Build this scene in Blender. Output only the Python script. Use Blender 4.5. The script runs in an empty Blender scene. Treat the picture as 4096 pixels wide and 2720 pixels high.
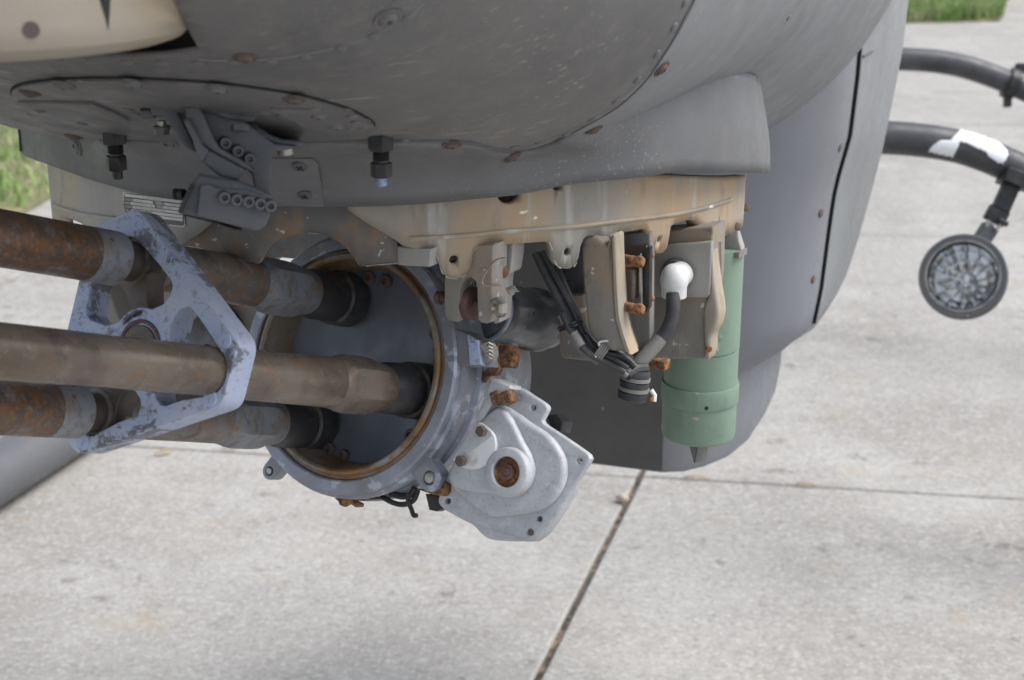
import bpy, bmesh, math, random
from math import sin, cos, tan, pi, radians, sqrt, atan2
from mathutils import Vector, Matrix, Quaternion
from mathutils.bvhtree import BVHTree

random.seed(7)
SC = bpy.context.scene
COL = SC.collection
V3 = Vector

# ------------------------------------------------------------------ camera, world, sun, exposure
PITCH = radians(18.5); FPX = 6000.0; CX, CY = 2048.0, 1360.0
CAM = V3((0, 0, 1.5))
FWD = V3((0, cos(PITCH), -sin(PITCH))); UPV = V3((0, sin(PITCH), cos(PITCH))); RGT = V3((1, 0, 0))
cd = bpy.data.cameras.new('camera'); cam = bpy.data.objects.new('camera', cd); COL.objects.link(cam)
cd.sensor_width = 36.0; cd.lens = 36.0 * FPX / 4096.0; cd.clip_start = 0.02; cd.clip_end = 900
cam.location = CAM; cam.rotation_euler = (pi / 2 - PITCH, 0, 0)
cd.dof.use_dof = True; cd.dof.focus_distance = 1.34; cd.dof.aperture_fstop = 9.5
SC.camera = cam

SUN_EL, SUN_AZ = radians(55), radians(92)      # azimuth clockwise from +Y: behind the camera, to the right
wd = bpy.data.worlds.new('World'); SC.world = wd; wd.use_nodes = True
nt = wd.node_tree
sky = nt.nodes.new('ShaderNodeTexSky'); sky.sky_type = 'NISHITA'; sky.sun_disc = False
sky.sun_elevation = SUN_EL; sky.sun_rotation = SUN_AZ
sky.air_density = 1.0; sky.dust_density = 2.5; sky.ozone_density = 1.0; sky.altitude = 100
bg = nt.nodes['Background']; bg.inputs['Strength'].default_value = 0.105
hs = nt.nodes.new('ShaderNodeHueSaturation'); hs.inputs['Saturation'].default_value = 0.45      # thin overcast
nt.links.new(sky.outputs[0], hs.inputs['Color']); nt.links.new(hs.outputs[0], bg.inputs['Color'])
sl = bpy.data.lights.new('sun', 'SUN'); sl.energy = 1.5; sl.angle = radians(40); sl.color = (1.0, 0.985, 0.965)
sun = bpy.data.objects.new('sun', sl); COL.objects.link(sun)
sd = V3((sin(SUN_AZ) * cos(SUN_EL), cos(SUN_AZ) * cos(SUN_EL), sin(SUN_EL)))
sun.rotation_euler = sd.to_track_quat('Z', 'Y').to_euler(); sun.location = sd * 20
SC.render.engine = 'CYCLES'; SC.cycles.max_bounces = 6; SC.cycles.diffuse_bounces = 3; SC.cycles.glossy_bounces = 3; SC.cycles.transmission_bounces = 6
SC.cycles.use_adaptive_sampling = True; SC.cycles.adaptive_threshold = 0.02
SC.view_settings.view_transform = 'Standard'; SC.view_settings.look = 'None'
SC.view_settings.exposure = 1.12; SC.view_settings.gamma = 1.0; SC.view_settings.use_curve_mapping = False

# ------------------------------------------------------------------ measuring helpers (pixel of the 4096 px photo -> place in the scene)
def ray(x, y):
    return FWD + RGT * ((x - CX) / FPX) - UPV * ((y - CY) / FPX)
def P(x, y, z): return CAM + ray(x, y) * z
def onP(x, y, p0, n):
    d = ray(x, y); return CAM + d * ((p0 - CAM).dot(n) / d.dot(n))
def onH(x, y, h): return onP(x, y, V3((0, 0, h)), V3((0, 0, 1)))
TUR = V3((-0.117, 1.583, 0))                    # turret axis
def onC(x, y, R, c=TUR):
    d = ray(x, y); ox, oy = CAM.x - c.x, CAM.y - c.y
    A = d.x * d.x + d.y * d.y; B = 2 * (ox * d.x + oy * d.y); C = ox * ox + oy * oy - R * R
    q = B * B - 4 * A * C
    t = (-B - sqrt(max(q, 0))) / (2 * A)
    return CAM + d * t
PSI = radians(18)
SU = V3((cos(PSI), -sin(PSI), 0)); SV = V3((sin(PSI), cos(PSI), 0)); ZZ = V3((0, 0, 1))
def H(u, v, w): return V3((TUR.x, TUR.y, 0)) + SU * u + SV * v + ZZ * w

# gun frame
G = V3(RGT * 0.575 + FWD - UPV * 0.095).normalized()
E1 = G.cross(ZZ).normalized(); E2 = E1.cross(G).normalized()
GH = V3((G.x, G.y, 0)).normalized()
C0 = P(1388, 1455, 1.40)
def GP(x, y, t=0.0): return onP(x, y, C0 + G * t, G)
def GL(a, b, t): return C0 + E1 * a + E2 * b + G * t

# ------------------------------------------------------------------ materials
def rgb(c): return (c[0], c[1], c[2], 1)
def mat(name, base, layers=(), rough=0.6, metal=0.0, bump=(), spec=0.4, rvar=0.12, coat=0):
    """layers: (colour, scale, lo, hi, opts) with opts dict(st=(x,y,z), det, seed, amt, dist)"""
    m = bpy.data.materials.new(name); m.use_nodes = True
    t = m.node_tree; N = t.nodes; L = t.links
    b = N['Principled BSDF']
    tc = N.new('ShaderNodeTexCoord')
    def noise(scale, st=(1, 1, 1), det=6, seed=0.0, dist=0.0, rough_=0.6, rot=(0, 0, 0)):
        mp = N.new('ShaderNodeMapping'); mp.inputs['Scale'].default_value = st
        mp.inputs['Location'].default_value = (seed * 3.1, seed * 1.7, seed * 2.3)
        mp.inputs['Rotation'].default_value = rot
        L.new(tc.outputs['Object'], mp.inputs['Vector'])
        n = N.new('ShaderNodeTexNoise'); n.inputs['Scale'].default_value = scale
        n.inputs['Detail'].default_value = (det if det > 6 else min(det, 5) * .8); n.inputs['Roughness'].default_value = rough_
        n.inputs['Distortion'].default_value = dist
        L.new(mp.outputs[0], n.inputs['Vector']); return n.outputs['Fac']
    col = N.new('ShaderNodeRGB'); col.outputs[0].default_value = rgb(base); cur = col.outputs[0]
    for i, (c, s, lo, hi, o) in enumerate(layers):
        f = noise(s, o.get('st', (1, 1, 1)), o.get('det', 6), o.get('seed', i + 1.3), o.get('dist', 0.0), o.get('ro', 0.6), o.get('rot', (0, 0, 0)))
        mr = N.new('ShaderNodeMapRange'); mr.inputs[1].default_value = lo; mr.inputs[2].default_value = hi
        mr.inputs[3].default_value = 0; mr.inputs[4].default_value = o.get('amt', 1.0); mr.clamp = True
        L.new(f, mr.inputs[0]); fac = mr.outputs[0]
        if 'mask' in o:                       # keeps scratches and chips in patches instead of everywhere
            ms, ml, mh = o['mask']; f2 = noise(ms, (1, 1, 1), 3, o.get('seed', i + 1.3) + 31)
            m2 = N.new('ShaderNodeMapRange'); m2.inputs[1].default_value = ml; m2.inputs[2].default_value = mh; m2.clamp = True
            L.new(f2, m2.inputs[0]); mu = N.new('ShaderNodeMath'); mu.operation = 'MULTIPLY'; L.new(fac, mu.inputs[0]); L.new(m2.outputs[0], mu.inputs[1]); fac = mu.outputs[0]
        if 'grad' in o:                       # real paint boundary / stain with a place of its own: (axis vec, a, b)
            ax, a, bb = o['grad']
            dp = N.new('ShaderNodeVectorMath'); dp.operation = 'DOT_PRODUCT'; dp.inputs[1].default_value = ax
            L.new(tc.outputs['Object'], dp.inputs[0])
            g = N.new('ShaderNodeMapRange'); g.inputs[1].default_value = a; g.inputs[2].default_value = bb; g.clamp = True
            ad = N.new('ShaderNodeMath'); ad.operation = 'MULTIPLY_ADD'; ad.inputs[1].default_value = o.get('gn', 0.06)
            L.new(f, ad.inputs[0]); L.new(dp.outputs['Value'], ad.inputs[2]); L.new(ad.outputs[0], g.inputs[0])
            mu = N.new('ShaderNodeMath'); mu.operation = 'MULTIPLY'; L.new(fac, mu.inputs[0]); L.new(g.outputs[0], mu.inputs[1]); fac = mu.outputs[0]
        mx = N.new('ShaderNodeMix'); mx.data_type = 'RGBA'
        L.new(fac, mx.inputs[0]); L.new(cur, mx.inputs[6]); mx.inputs[7].default_value = rgb(c)
        cur = mx.outputs[2]
    L.new(cur, b.inputs['Base Color'])
    b.inputs['Metallic'].default_value = metal
    b.inputs['Specular IOR Level'].default_value = spec
    if coat: b.inputs['Coat Weight'].default_value = coat
    rn = noise(35, det=3, seed=9.1)
    mr = N.new('ShaderNodeMapRange'); mr.inputs[1].default_value = 0.3; mr.inputs[2].default_value = 0.7
    mr.inputs[3].default_value = max(0.02, rough - rvar); mr.inputs[4].default_value = min(1, rough + rvar)
    L.new(rn, mr.inputs[0]); L.new(mr.outputs[0], b.inputs['Roughness'])
    prev = None
    for i, (s, st, dist, stv) in enumerate(bump):
        bp = N.new('ShaderNodeBump'); bp.inputs['Strength'].default_value = st; bp.inputs['Distance'].default_value = dist
        L.new(noise(s, stv, 3, 20 + i), bp.inputs['Height'])
        if prev: L.new(prev, bp.inputs['Normal'])
        prev = bp.outputs[0]
    if prev: L.new(prev, b.inputs['Normal'])
    return m
I3 = (1, 1, 1)
M = {}
DUST = (0.30, 0.25, 0.19)
M['grey'] = mat('grey_paint', (0.175, 0.18, 0.19), [
    ((0.21, 0.205, 0.195), 5, 0.4, 0.7, dict(det=8)),
    ((0.12, 0.12, 0.122), 9, 0.58, 0.72, dict(amt=.5, st=(1, 1, .6))),
    ((0.40, 0.38, 0.33), 60, 0.70, 0.74, dict(st=(.16, .9, .9), det=3, amt=.55, dist=.6)),
    ((0.42, 0.40, 0.36), 160, 0.72, 0.76, dict(det=2, amt=.6))], rough=.5, bump=[(6, .1, .01, I3), (220, .06, .001, I3)])
M['belly'] = mat('weathered_belly_paint', (0.122, 0.121, 0.123), [
    ((0.155, 0.151, 0.148), 5, 0.4, 0.66, dict(det=6)),
    ((0.078, 0.078, 0.080), 9, 0.54, 0.70, dict(amt=.6, st=(1, .7, 1))),
    ((0.185, 0.172, 0.155), 60, 0.53, 0.66, dict(amt=.4, ro=.7)),
    ((0.30, 0.28, 0.245), 230, 0.60, 0.67, dict(st=(.03, 1.0, 1.0), rot=(.2, .3, .35), det=3, amt=.8, dist=.3, mask=(9, .52, .64))),
    ((0.30, 0.28, 0.245), 200, 0.60, 0.67, dict(st=(.03, 1.0, 1.0), rot=(-.4, .2, -.5), det=3, amt=.8, dist=.3, mask=(11, .54, .66))),
    ((0.28, 0.26, 0.23), 380, 0.60, 0.68, dict(det=2, amt=.6, mask=(7, .45, .65)))], rough=.56, bump=[(7, .14, .008, I3), (240, .12, .001, I3)])
M['cheek'] = mat('pale_grey_paint', (0.215, 0.227, 0.24), [
    ((0.185, 0.19, 0.195), 4, 0.42, 0.68, dict(det=8, st=(1, 1, .5))),
    ((0.14, 0.135, 0.13), 9, 0.55, 0.72, dict(amt=.5, st=(1, 1, .35), det=8)),
    ((0.30, 0.29, 0.27), 80, 0.66, 0.70, dict(st=(.12, 1, 1), rot=(.2, .3, .8), det=4, amt=.5)),
    ((0.42, 0.41, 0.38), 90, 0.72, 0.76, dict(det=2, amt=.5))], rough=.46, bump=[(5, .1, .01, I3), (240, .05, .001, I3)])
M['skirt'] = mat('shaded_skirt_paint', (0.14, 0.143, 0.150), [  # same paint as the cheek, with the shade under the nose put into the colour
    ((0.115, 0.116, 0.12), 5, 0.42, 0.66, dict(det=5)),
    ((0.18, 0.175, 0.168), 30, 0.54, 0.68, dict(amt=.35)),
    ((0.30, 0.29, 0.27), 200, 0.60, 0.67, dict(st=(.03, 1, 1), rot=(.2, .3, .8), det=3, amt=.7, mask=(9, .54, .66))),
    ((0.30, 0.29, 0.27), 300, 0.62, 0.69, dict(det=2, amt=.6, mask=(8, .5, .65)))], rough=.5, bump=[(5, .1, .01, I3), (240, .06, .001, I3)])
M['taupe'] = mat('taupe_casting', (0.255, 0.235, 0.205), [
    ((0.20, 0.19, 0.172), 14, 0.44, 0.6, dict(st=(1, 1, .5))), ((0.33, 0.235, 0.14), 12, 0.5, 0.66, dict(amt=.7)),
    ((0.31, 0.30, 0.28), 50, 0.56, 0.66, dict(amt=.6, st=(1, 1, .3))), ((0.12, 0.11, 0.10), 60, 0.6, 0.7, dict(amt=.6)), ((0.6, 0.58, 0.52), 80, 0.68, 0.70, dict(det=3, amt=.8))], rough=.62, bump=[(60, .15, .001, I3), (240, .18, .001, I3)])
M['fairing'] = mat('blue_grey_paint', (0.19, 0.20, 0.222), [
    ((0.165, 0.165, 0.175), 5, 0.42, 0.68, dict(det=8, st=(1, 1, .5))),
    ((0.35, 0.33, 0.3), 110, 0.73, 0.76, dict(det=2, amt=.5))], rough=.5, bump=[(5, .1, .01, I3), (240, .05, .001, I3)])
M['charcoal'] = mat('dark_charcoal', (0.062, 0.060, 0.061), [((0.08, 0.077, 0.076), 6, 0.42, 0.66, dict(det=8)), ((0.3, 0.29, 0.27), 70, 0.74, 0.76, dict(det=2, amt=.6))], rough=.6, bump=[(120, .1, .001, I3)])  # for the fairing's front face, coloured darker than its sides
M['dark'] = mat('dark_grey_paint', (0.085, 0.09, 0.10), [
    ((0.11, 0.112, 0.115), 9, 0.42, 0.66, dict(det=8)),
    ((0.06, 0.06, 0.062), 20, 0.56, 0.7, dict(amt=.5)),
    ((0.45, 0.42, 0.36), 75, 0.715, 0.73, dict(det=3, amt=.8))], rough=.5, bump=[(150, .1, .001, I3)])
M['black'] = mat('black_steel', (0.022, 0.022, 0.025), [
    ((0.05, 0.048, 0.046), 30, 0.45, 0.7, {}), ((0.1, 0.09, 0.08), 90, 0.66, 0.76, dict(amt=.6))], rough=.42, metal=.2, bump=[(200, .08, .001, I3)])
M['socket'] = mat('blackened_socket', (0.05, 0.05, 0.055), [
    ((0.10, 0.095, 0.09), 24, 0.45, 0.7, {}), ((0.24, 0.20, 0.14), 30, 0.6, 0.72, dict(amt=.7))], rough=.36, metal=.35, bump=[(200, .08, .001, I3)])
M['void'] = mat('dark_cavity', (0.02, 0.02, 0.02), rough=.9)
M['rubber'] = mat('black_rubber', (0.03, 0.031, 0.035), [((0.065, 0.065, 0.065), 30, 0.45, 0.7, {}), ((0.16, 0.15, 0.14), 60, 0.64, 0.76, dict(amt=.5))], rough=.55, bump=[(160, .15, .001, I3)])
M['sleeve'] = mat('dusty_grey_sleeve', (0.20, 0.195, 0.18), [((0.11, 0.105, 0.1), 40, 0.45, 0.65, {}), ((0.28, 0.26, 0.23), 14, 0.5, 0.7, {})], rough=.75, bump=[(260, .3, .001, I3)])
M['rust'] = mat('rust', (0.145, 0.065, 0.03), [((0.29, 0.135, 0.05), 120, 0.48, 0.60, dict(det=8)), ((0.05, 0.03, 0.022), 160, 0.50, 0.62, dict(det=8)), ((0.2, 0.16, 0.13), 90, 0.6, 0.7, dict(amt=.7))], rough=.85, bump=[(200, .5, .001, I3)])
M['rustdark'] = mat('dark_rust', (0.105, 0.082, 0.072), [((0.145, 0.085, 0.06), 90, 0.48, 0.66, {}), ((0.05, 0.035, 0.03), 90, 0.52, 0.7, {})], rough=.75, bump=[(200, .4, .001, I3)])
M['maroon'] = mat('maroon_phenolic', (0.10, 0.052, 0.05), [((0.17, 0.10, 0.09), 60, 0.5, 0.7, {}), ((0.05, 0.03, 0.03), 20, 0.5, 0.7, {})], rough=.6, bump=[(180, .25, .001, I3)])
M['bluepaint'] = mat('chipped_lavender_paint', (0.35, 0.41, 0.57), [
    ((0.42, 0.46, 0.56), 12, 0.4, 0.65, {}),
    ((0.13, 0.135, 0.15), 26, 0.525, 0.565, dict(det=12, dist=.3, ro=.78, amt=.95)),
    ((0.20, 0.205, 0.225), 130, 0.56, 0.62, dict(det=8, ro=.75, amt=.7)),
    ((0.36, 0.27, 0.16), 26, 0.66, 0.72, dict(amt=.6))], rough=.5, bump=[(21, .25, .001, I3), (200, .12, .001, I3)])
M['bluering'] = mat('worn_blue_grey_ring', (0.27, 0.29, 0.35), [
    ((0.20, 0.205, 0.22), 16, 0.42, 0.62, {}),
    ((0.44, 0.47, 0.56), 48, 0.56, 0.62, dict(det=6, amt=.7)),
    ((0.30, 0.22, 0.14), 22, 0.6, 0.72, dict(amt=.6))], rough=.42, metal=.25, bump=[(180, .15, .001, I3)])
M['bluesteel'] = mat('blue_grey_backplate', (0.105, 0.113, 0.135), [
    ((0.14, 0.15, 0.175), 8, 0.42, 0.66, {}), ((0.11, 0.11, 0.12), 30, 0.52, 0.68, {}),
    ((0.24, 0.16, 0.09), 16, 0.62, 0.74, dict(amt=.6, grad=((0, 0, -1), .035, .075)))], rough=.45, metal=.2, bump=[(200, .12, .001, I3)])
M['liner'] = mat('rust_stained_liner', (0.22, 0.19, 0.15), [
    ((0.24, 0.13, 0.06), 18, 0.46, 0.6, {}), ((0.30, 0.30, 0.29), 30, 0.52, 0.64, dict(amt=.8)), ((0.09, 0.07, 0.055), 26, 0.55, 0.7, {})],
    rough=.5, metal=.2, bump=[(160, .3, .001, I3)])
M['tan'] = mat('stained_tan_casting', (0.37, 0.305, 0.225), [
    ((0.27, 0.255, 0.225), 11, 0.42, 0.6, dict(st=(1, 1, .35))),
    ((0.41, 0.275, 0.155), 10, 0.48, 0.66, dict(st=(1, 1, .6), amt=.75)),
    ((0.46, 0.46, 0.45), 34, 0.56, 0.66, dict(st=(1, 1, .1), amt=.7)),
    ((0.17, 0.155, 0.135), 40, 0.6, 0.75, dict(st=(1, 1, .3), amt=.6)),
    ((0.72, 0.70, 0.60), 40, 0.70, 0.715, dict(det=3, st=(.6, .6, 1)))], rough=.66, bump=[(40, .15, .001, I3), (230, .18, .001, I3)])
M['greycast'] = mat('grey_casting', (0.205, 0.198, 0.187), [
    ((0.15, 0.146, 0.142), 14, 0.44, 0.62, dict(st=(1, 1, .4))),
    ((0.38, 0.235, 0.11), 8, 0.57, 0.68, dict(amt=.85)),
    ((0.34, 0.33, 0.31), 30, 0.58, 0.7, dict(st=(1, 1, .15), amt=.5)),
    ((0.7, 0.68, 0.62), 60, 0.735, 0.75, dict(det=3, amt=.7))], rough=.6, bump=[(230, .18, .001, I3)])
M['darkcast'] = mat('sooty_casting', (0.125, 0.12, 0.118), [
    ((0.17, 0.162, 0.152), 9, 0.42, 0.66, dict(det=8)),
    ((0.33, 0.19, 0.075), 8.5, 0.53, 0.66, dict(amt=.8, det=5, seed=4.4)),
    ((0.28, 0.18, 0.09), 26, 0.58, 0.68, dict(st=(1, 1, .12), amt=.6)),
    ((0.5, 0.48, 0.43), 110, 0.68, 0.71, dict(det=3, amt=.8))], rough=.62, bump=[(230, .18, .001, I3)])
M['palecast'] = mat('pale_grey_casting', (0.335, 0.325, 0.305), [
    ((0.26, 0.255, 0.243), 12, 0.42, 0.62, dict(st=(1, 1, .2))),
    ((0.40, 0.32, 0.22), 10, 0.52, 0.68, dict(amt=.55)),
    ((0.15, 0.145, 0.14), 24, 0.62, 0.74, dict(amt=.7))], rough=.6, bump=[(230, .15, .001, I3)])
M['alu'] = mat('dull_cast_aluminium', (0.46, 0.475, 0.50), [
    ((0.37, 0.38, 0.41), 12, 0.42, 0.62, dict(det=9)), ((0.57, 0.58, 0.59), 90, 0.52, 0.66, dict(amt=.6, det=8)), ((0.28, 0.285, 0.30), 240, 0.58, 0.68, dict(amt=.5, det=3)),
    ((0.27, 0.26, 0.25), 26, 0.6, 0.74, dict(amt=.6)), ((0.30, 0.22, 0.15), 12, 0.66, 0.75, dict(amt=.5))], rough=.58, metal=.12, bump=[(320, .3, .001, I3), (60, .15, .001, I3)])
M['whitealu'] = mat('pale_cast_plate', (0.66, 0.67, 0.67), [((0.52, 0.54, 0.57), 22, 0.45, 0.65, {}), ((0.3, 0.3, 0.32), 60, 0.64, 0.74, dict(amt=.6))], rough=.5, metal=.2, bump=[(250, .15, .001, I3)])
M['steel'] = mat('bare_steel', (0.38, 0.37, 0.35), [((0.22, 0.20, 0.18), 40, 0.48, 0.66, {}), ((0.28, 0.16, 0.08), 50, 0.62, 0.74, dict(amt=.6))], rough=.4, metal=.7)
M['gunmetal'] = mat('gunmetal', (0.115, 0.118, 0.13), [((0.19, 0.185, 0.18), 18, 0.48, 0.68, {}), ((0.07, 0.07, 0.075), 30, 0.5, 0.7, {})], rough=.34, metal=.45, bump=[(160, .1, .001, I3)])
M['green'] = mat('sage_green_paint', (0.185, 0.262, 0.20), [((0.155, 0.222, 0.172), 9, 0.42, 0.64, {}), ((0.14, 0.19, 0.14), 26, 0.62, 0.74, dict(amt=.5)),
    ((0.40, 0.37, 0.30), 46, 0.66, 0.68, dict(det=4, amt=.8)), ((0.12, 0.15, 0.12), 16, 0.56, 0.7, dict(amt=.6, st=(1, 1, .2)))], rough=.55, bump=[(220, .08, .001, I3)])
M['white'] = mat('white_nylon', (0.66, 0.66, 0.66), [((0.58, 0.58, 0.57), 20, 0.5, 0.7, {})], rough=.35)
M['tape'] = mat('white_tape', (0.82, 0.83, 0.86), [((0.7, 0.7, 0.72), 20, 0.55, 0.7, {})], rough=.6)
M['tag'] = mat('data_plate_white', (0.62, 0.62, 0.59), [((0.45, 0.44, 0.41), 40, 0.55, 0.72, dict(amt=.7)), ((0.5, 0.49, 0.46), 120, 0.6, 0.7, dict(amt=.6))], rough=.45)
M['tagdark'] = mat('data_plate_grey', (0.115, 0.118, 0.122), [((0.19, 0.185, 0.18), 30, 0.5, 0.7, {})], rough=.5)
M['ink'] = mat('grey_ink', (0.33, 0.33, 0.32), [((0.5, 0.5, 0.48), 300, 0.45, 0.55, {})], rough=.6)
M['tubeblack'] = mat('black_tube_paint', (0.055, 0.056, 0.062), [((0.085, 0.085, 0.088), 12, 0.45, 0.68, {}), ((0.03, 0.03, 0.032), 7, 0.5, 0.7, {})], rough=.45, bump=[(120, .1, .001, I3)])
M['skid'] = mat('grey_skid_paint', (0.105, 0.108, 0.115), [((0.085, 0.085, 0.088), 5, 0.45, 0.68, {}), ((0.42, 0.26, 0.16), 9, 0.72, 0.74, dict(det=2)), ((0.10, 0.09, 0.08), 16, 0.6, 0.75, dict(amt=.6))], rough=.42, bump=[(90, .1, .001, I3)])
M['chrome'] = mat('reflector_chrome', (0.95, 0.95, 0.95), rough=.14, metal=1.0, rvar=.04)
M['sand'] = mat('tan_sight_paint', (0.30, 0.26, 0.205), [((0.275, 0.26, 0.23), 5, 0.42, 0.66, {}), ((0.34, 0.255, 0.16), 6, 0.5, 0.7, dict(amt=.7)), ((0.26, 0.24, 0.21), 9, 0.64, 0.76, dict(amt=.6, st=(1, 1, 2)))], rough=.45, bump=[(6, .1, .006, I3)])
gl = bpy.data.materials.new('lamp_glass'); gl.use_nodes = True; _b = gl.node_tree.nodes['Principled BSDF']
_b.inputs['Transmission Weight'].default_value = 1; _b.inputs['Roughness'].default_value = .01; _b.inputs['IOR'].default_value = 1.45
M['glass'] = gl
# barrel steels: rust is a real coat of its own on each barrel
def barrel_mat(name, base, rustamt, front, seed):
    return mat(name, base, [
        ((base[0] * .66, base[1] * .64, base[2] * .64), 30, 0.45, 0.62, dict(seed=seed, det=9)),
        ((0.20, 0.205, 0.215), 65, 0.54, 0.62, dict(seed=seed + 2, amt=.8, det=10, ro=.7)),
        ((0.19, 0.09, 0.038), 80, 0.46, 0.60, dict(seed=seed + 4, amt=rustamt, det=10, ro=.72)),
        ((0.30, 0.15, 0.06), 240, 0.53, 0.62, dict(seed=seed + 5, amt=rustamt * .7, det=8, ro=.7)),
        ((0.06, 0.05, 0.045), 28, 0.55, 0.66, dict(seed=seed + 6, amt=.75, det=10, ro=.7))], rough=.46, metal=.2, bump=[(160, .2 + .3 * rustamt, .001, I3)])
M['barrel_rusty'] = barrel_mat('rusty_barrel', (0.115, 0.088, 0.072), .85, 1, 3.0)
M['barrel_brown'] = mat('brown_patina_barrel', (0.18, 0.148, 0.122), [
    ((0.095, 0.074, 0.066), 11, 0.44, 0.60, dict(det=8, ro=.65)),
    ((0.165, 0.132, 0.075), 7, 0.52, 0.66, dict(amt=.65)),
    ((0.21, 0.115, 0.055), 45, 0.56, 0.64, dict(amt=.65, det=9, ro=.75)),
    ((0.23, 0.20, 0.175), 140, 0.58, 0.68, dict(amt=.5, det=7)),
    ((0.06, 0.05, 0.046), 90, 0.58, 0.66, dict(amt=.5, det=8, ro=.75))], rough=.30, metal=.35, bump=[(120, .14, .001, I3), (300, .12, .001, I3)])
M['barrel_grey'] = barrel_mat('grey_barrel', (0.125, 0.118, 0.11), .5, 0, 8.0)
M['barrel_pale'] = barrel_mat('pale_breech_barrel', (0.19, 0.188, 0.18), .5, 0, 14.0)
M['band'] = mat('blue_grey_bare_band', (0.22, 0.235, 0.26), [((0.17, 0.175, 0.185), 40, 0.45, 0.62, {}), ((0.15, 0.11, 0.08), 120, 0.52, 0.64, dict(amt=.7, det=8)), ((0.24, 0.15, 0.08), 40, 0.56, 0.68, dict(amt=.7, det=8)), ((0.06, 0.055, 0.05), 60, 0.62, 0.68, {})], rough=.48, metal=.15, bump=[(160, .3, .001, I3)])
M['collar'] = mat('brown_collar', (0.085, 0.07, 0.062), [((0.13, 0.10, 0.085), 26, 0.45, 0.66, {}), ((0.25, 0.14, 0.05), 40, 0.68, 0.74, {})], rough=.5, metal=.2, bump=[(150, .2, .001, I3)])

# ------------------------------------------------------------------ mesh helpers
WLOC = {}
def wloc(o): return WLOC.get(o.name, V3((0, 0, 0)))
def _finish(o, name, parent, origin):
    COL.objects.link(o)
    WLOC[o.name] = origin.copy()
    if parent is not None:
        o.parent = parent; o.location = origin - wloc(parent)
    else:
        o.location = origin
def empty(name, loc, label, cat, group=None):
    o = bpy.data.objects.new(name, None); COL.objects.link(o); o.location = loc; WLOC[o.name] = V3(loc)
    o.empty_display_size = .05
    tag(o, label, cat, group); return o
def tag(o, label=None, cat=None, group=None, kind=None):
    if label: o['label'] = label
    if cat: o['category'] = cat
    if group: o['group'] = group
    if kind: o['kind'] = kind
    return o
def obj_from(name, verts, faces, m, parent=None, bevel=0, smooth=True, angle=35, origin=None, solid=0, subd=0, mats=None, fmi=None, soff=-1):
    verts = [V3(v) for v in verts]
    if origin is None:
        lo = V3(tuple(min(v[i] for v in verts) for i in range(3))); hi = V3(tuple(max(v[i] for v in verts) for i in range(3)))
        origin = (lo + hi) / 2
    me = bpy.data.meshes.new(name)
    me.from_pydata([tuple(v - origin) for v in verts], [], faces)
    bm = bmesh.new(); bm.from_mesh(me)
    bmesh.ops.remove_doubles(bm, verts=bm.verts, dist=1e-6)
    if fmi is None: bmesh.ops.recalc_face_normals(bm, faces=bm.faces)
    bm.to_mesh(me); bm.free()
    for k in (mats or [m]): me.materials.append(k if not isinstance(k, str) else M[k])
    if fmi:
        for p_, i in zip(me.polygons, fmi): p_.material_index = i
    if smooth:
        me.shade_smooth(); me.set_sharp_from_angle(angle=radians(angle))
    o = bpy.data.objects.new(name, me)
    _finish(o, name, parent, origin)
    if solid:
        s = o.modifiers.new('thickness', 'SOLIDIFY'); s.thickness = solid; s.offset = soff
    if subd:
        s = o.modifiers.new('subdivision', 'SUBSURF'); s.levels = subd; s.render_levels = subd
    if bevel:
        b = o.modifiers.new('bevel', 'BEVEL'); b.width = bevel; b.segments = 2; b.limit_method = 'ANGLE'; b.angle_limit = radians(40)
    return o
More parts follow.
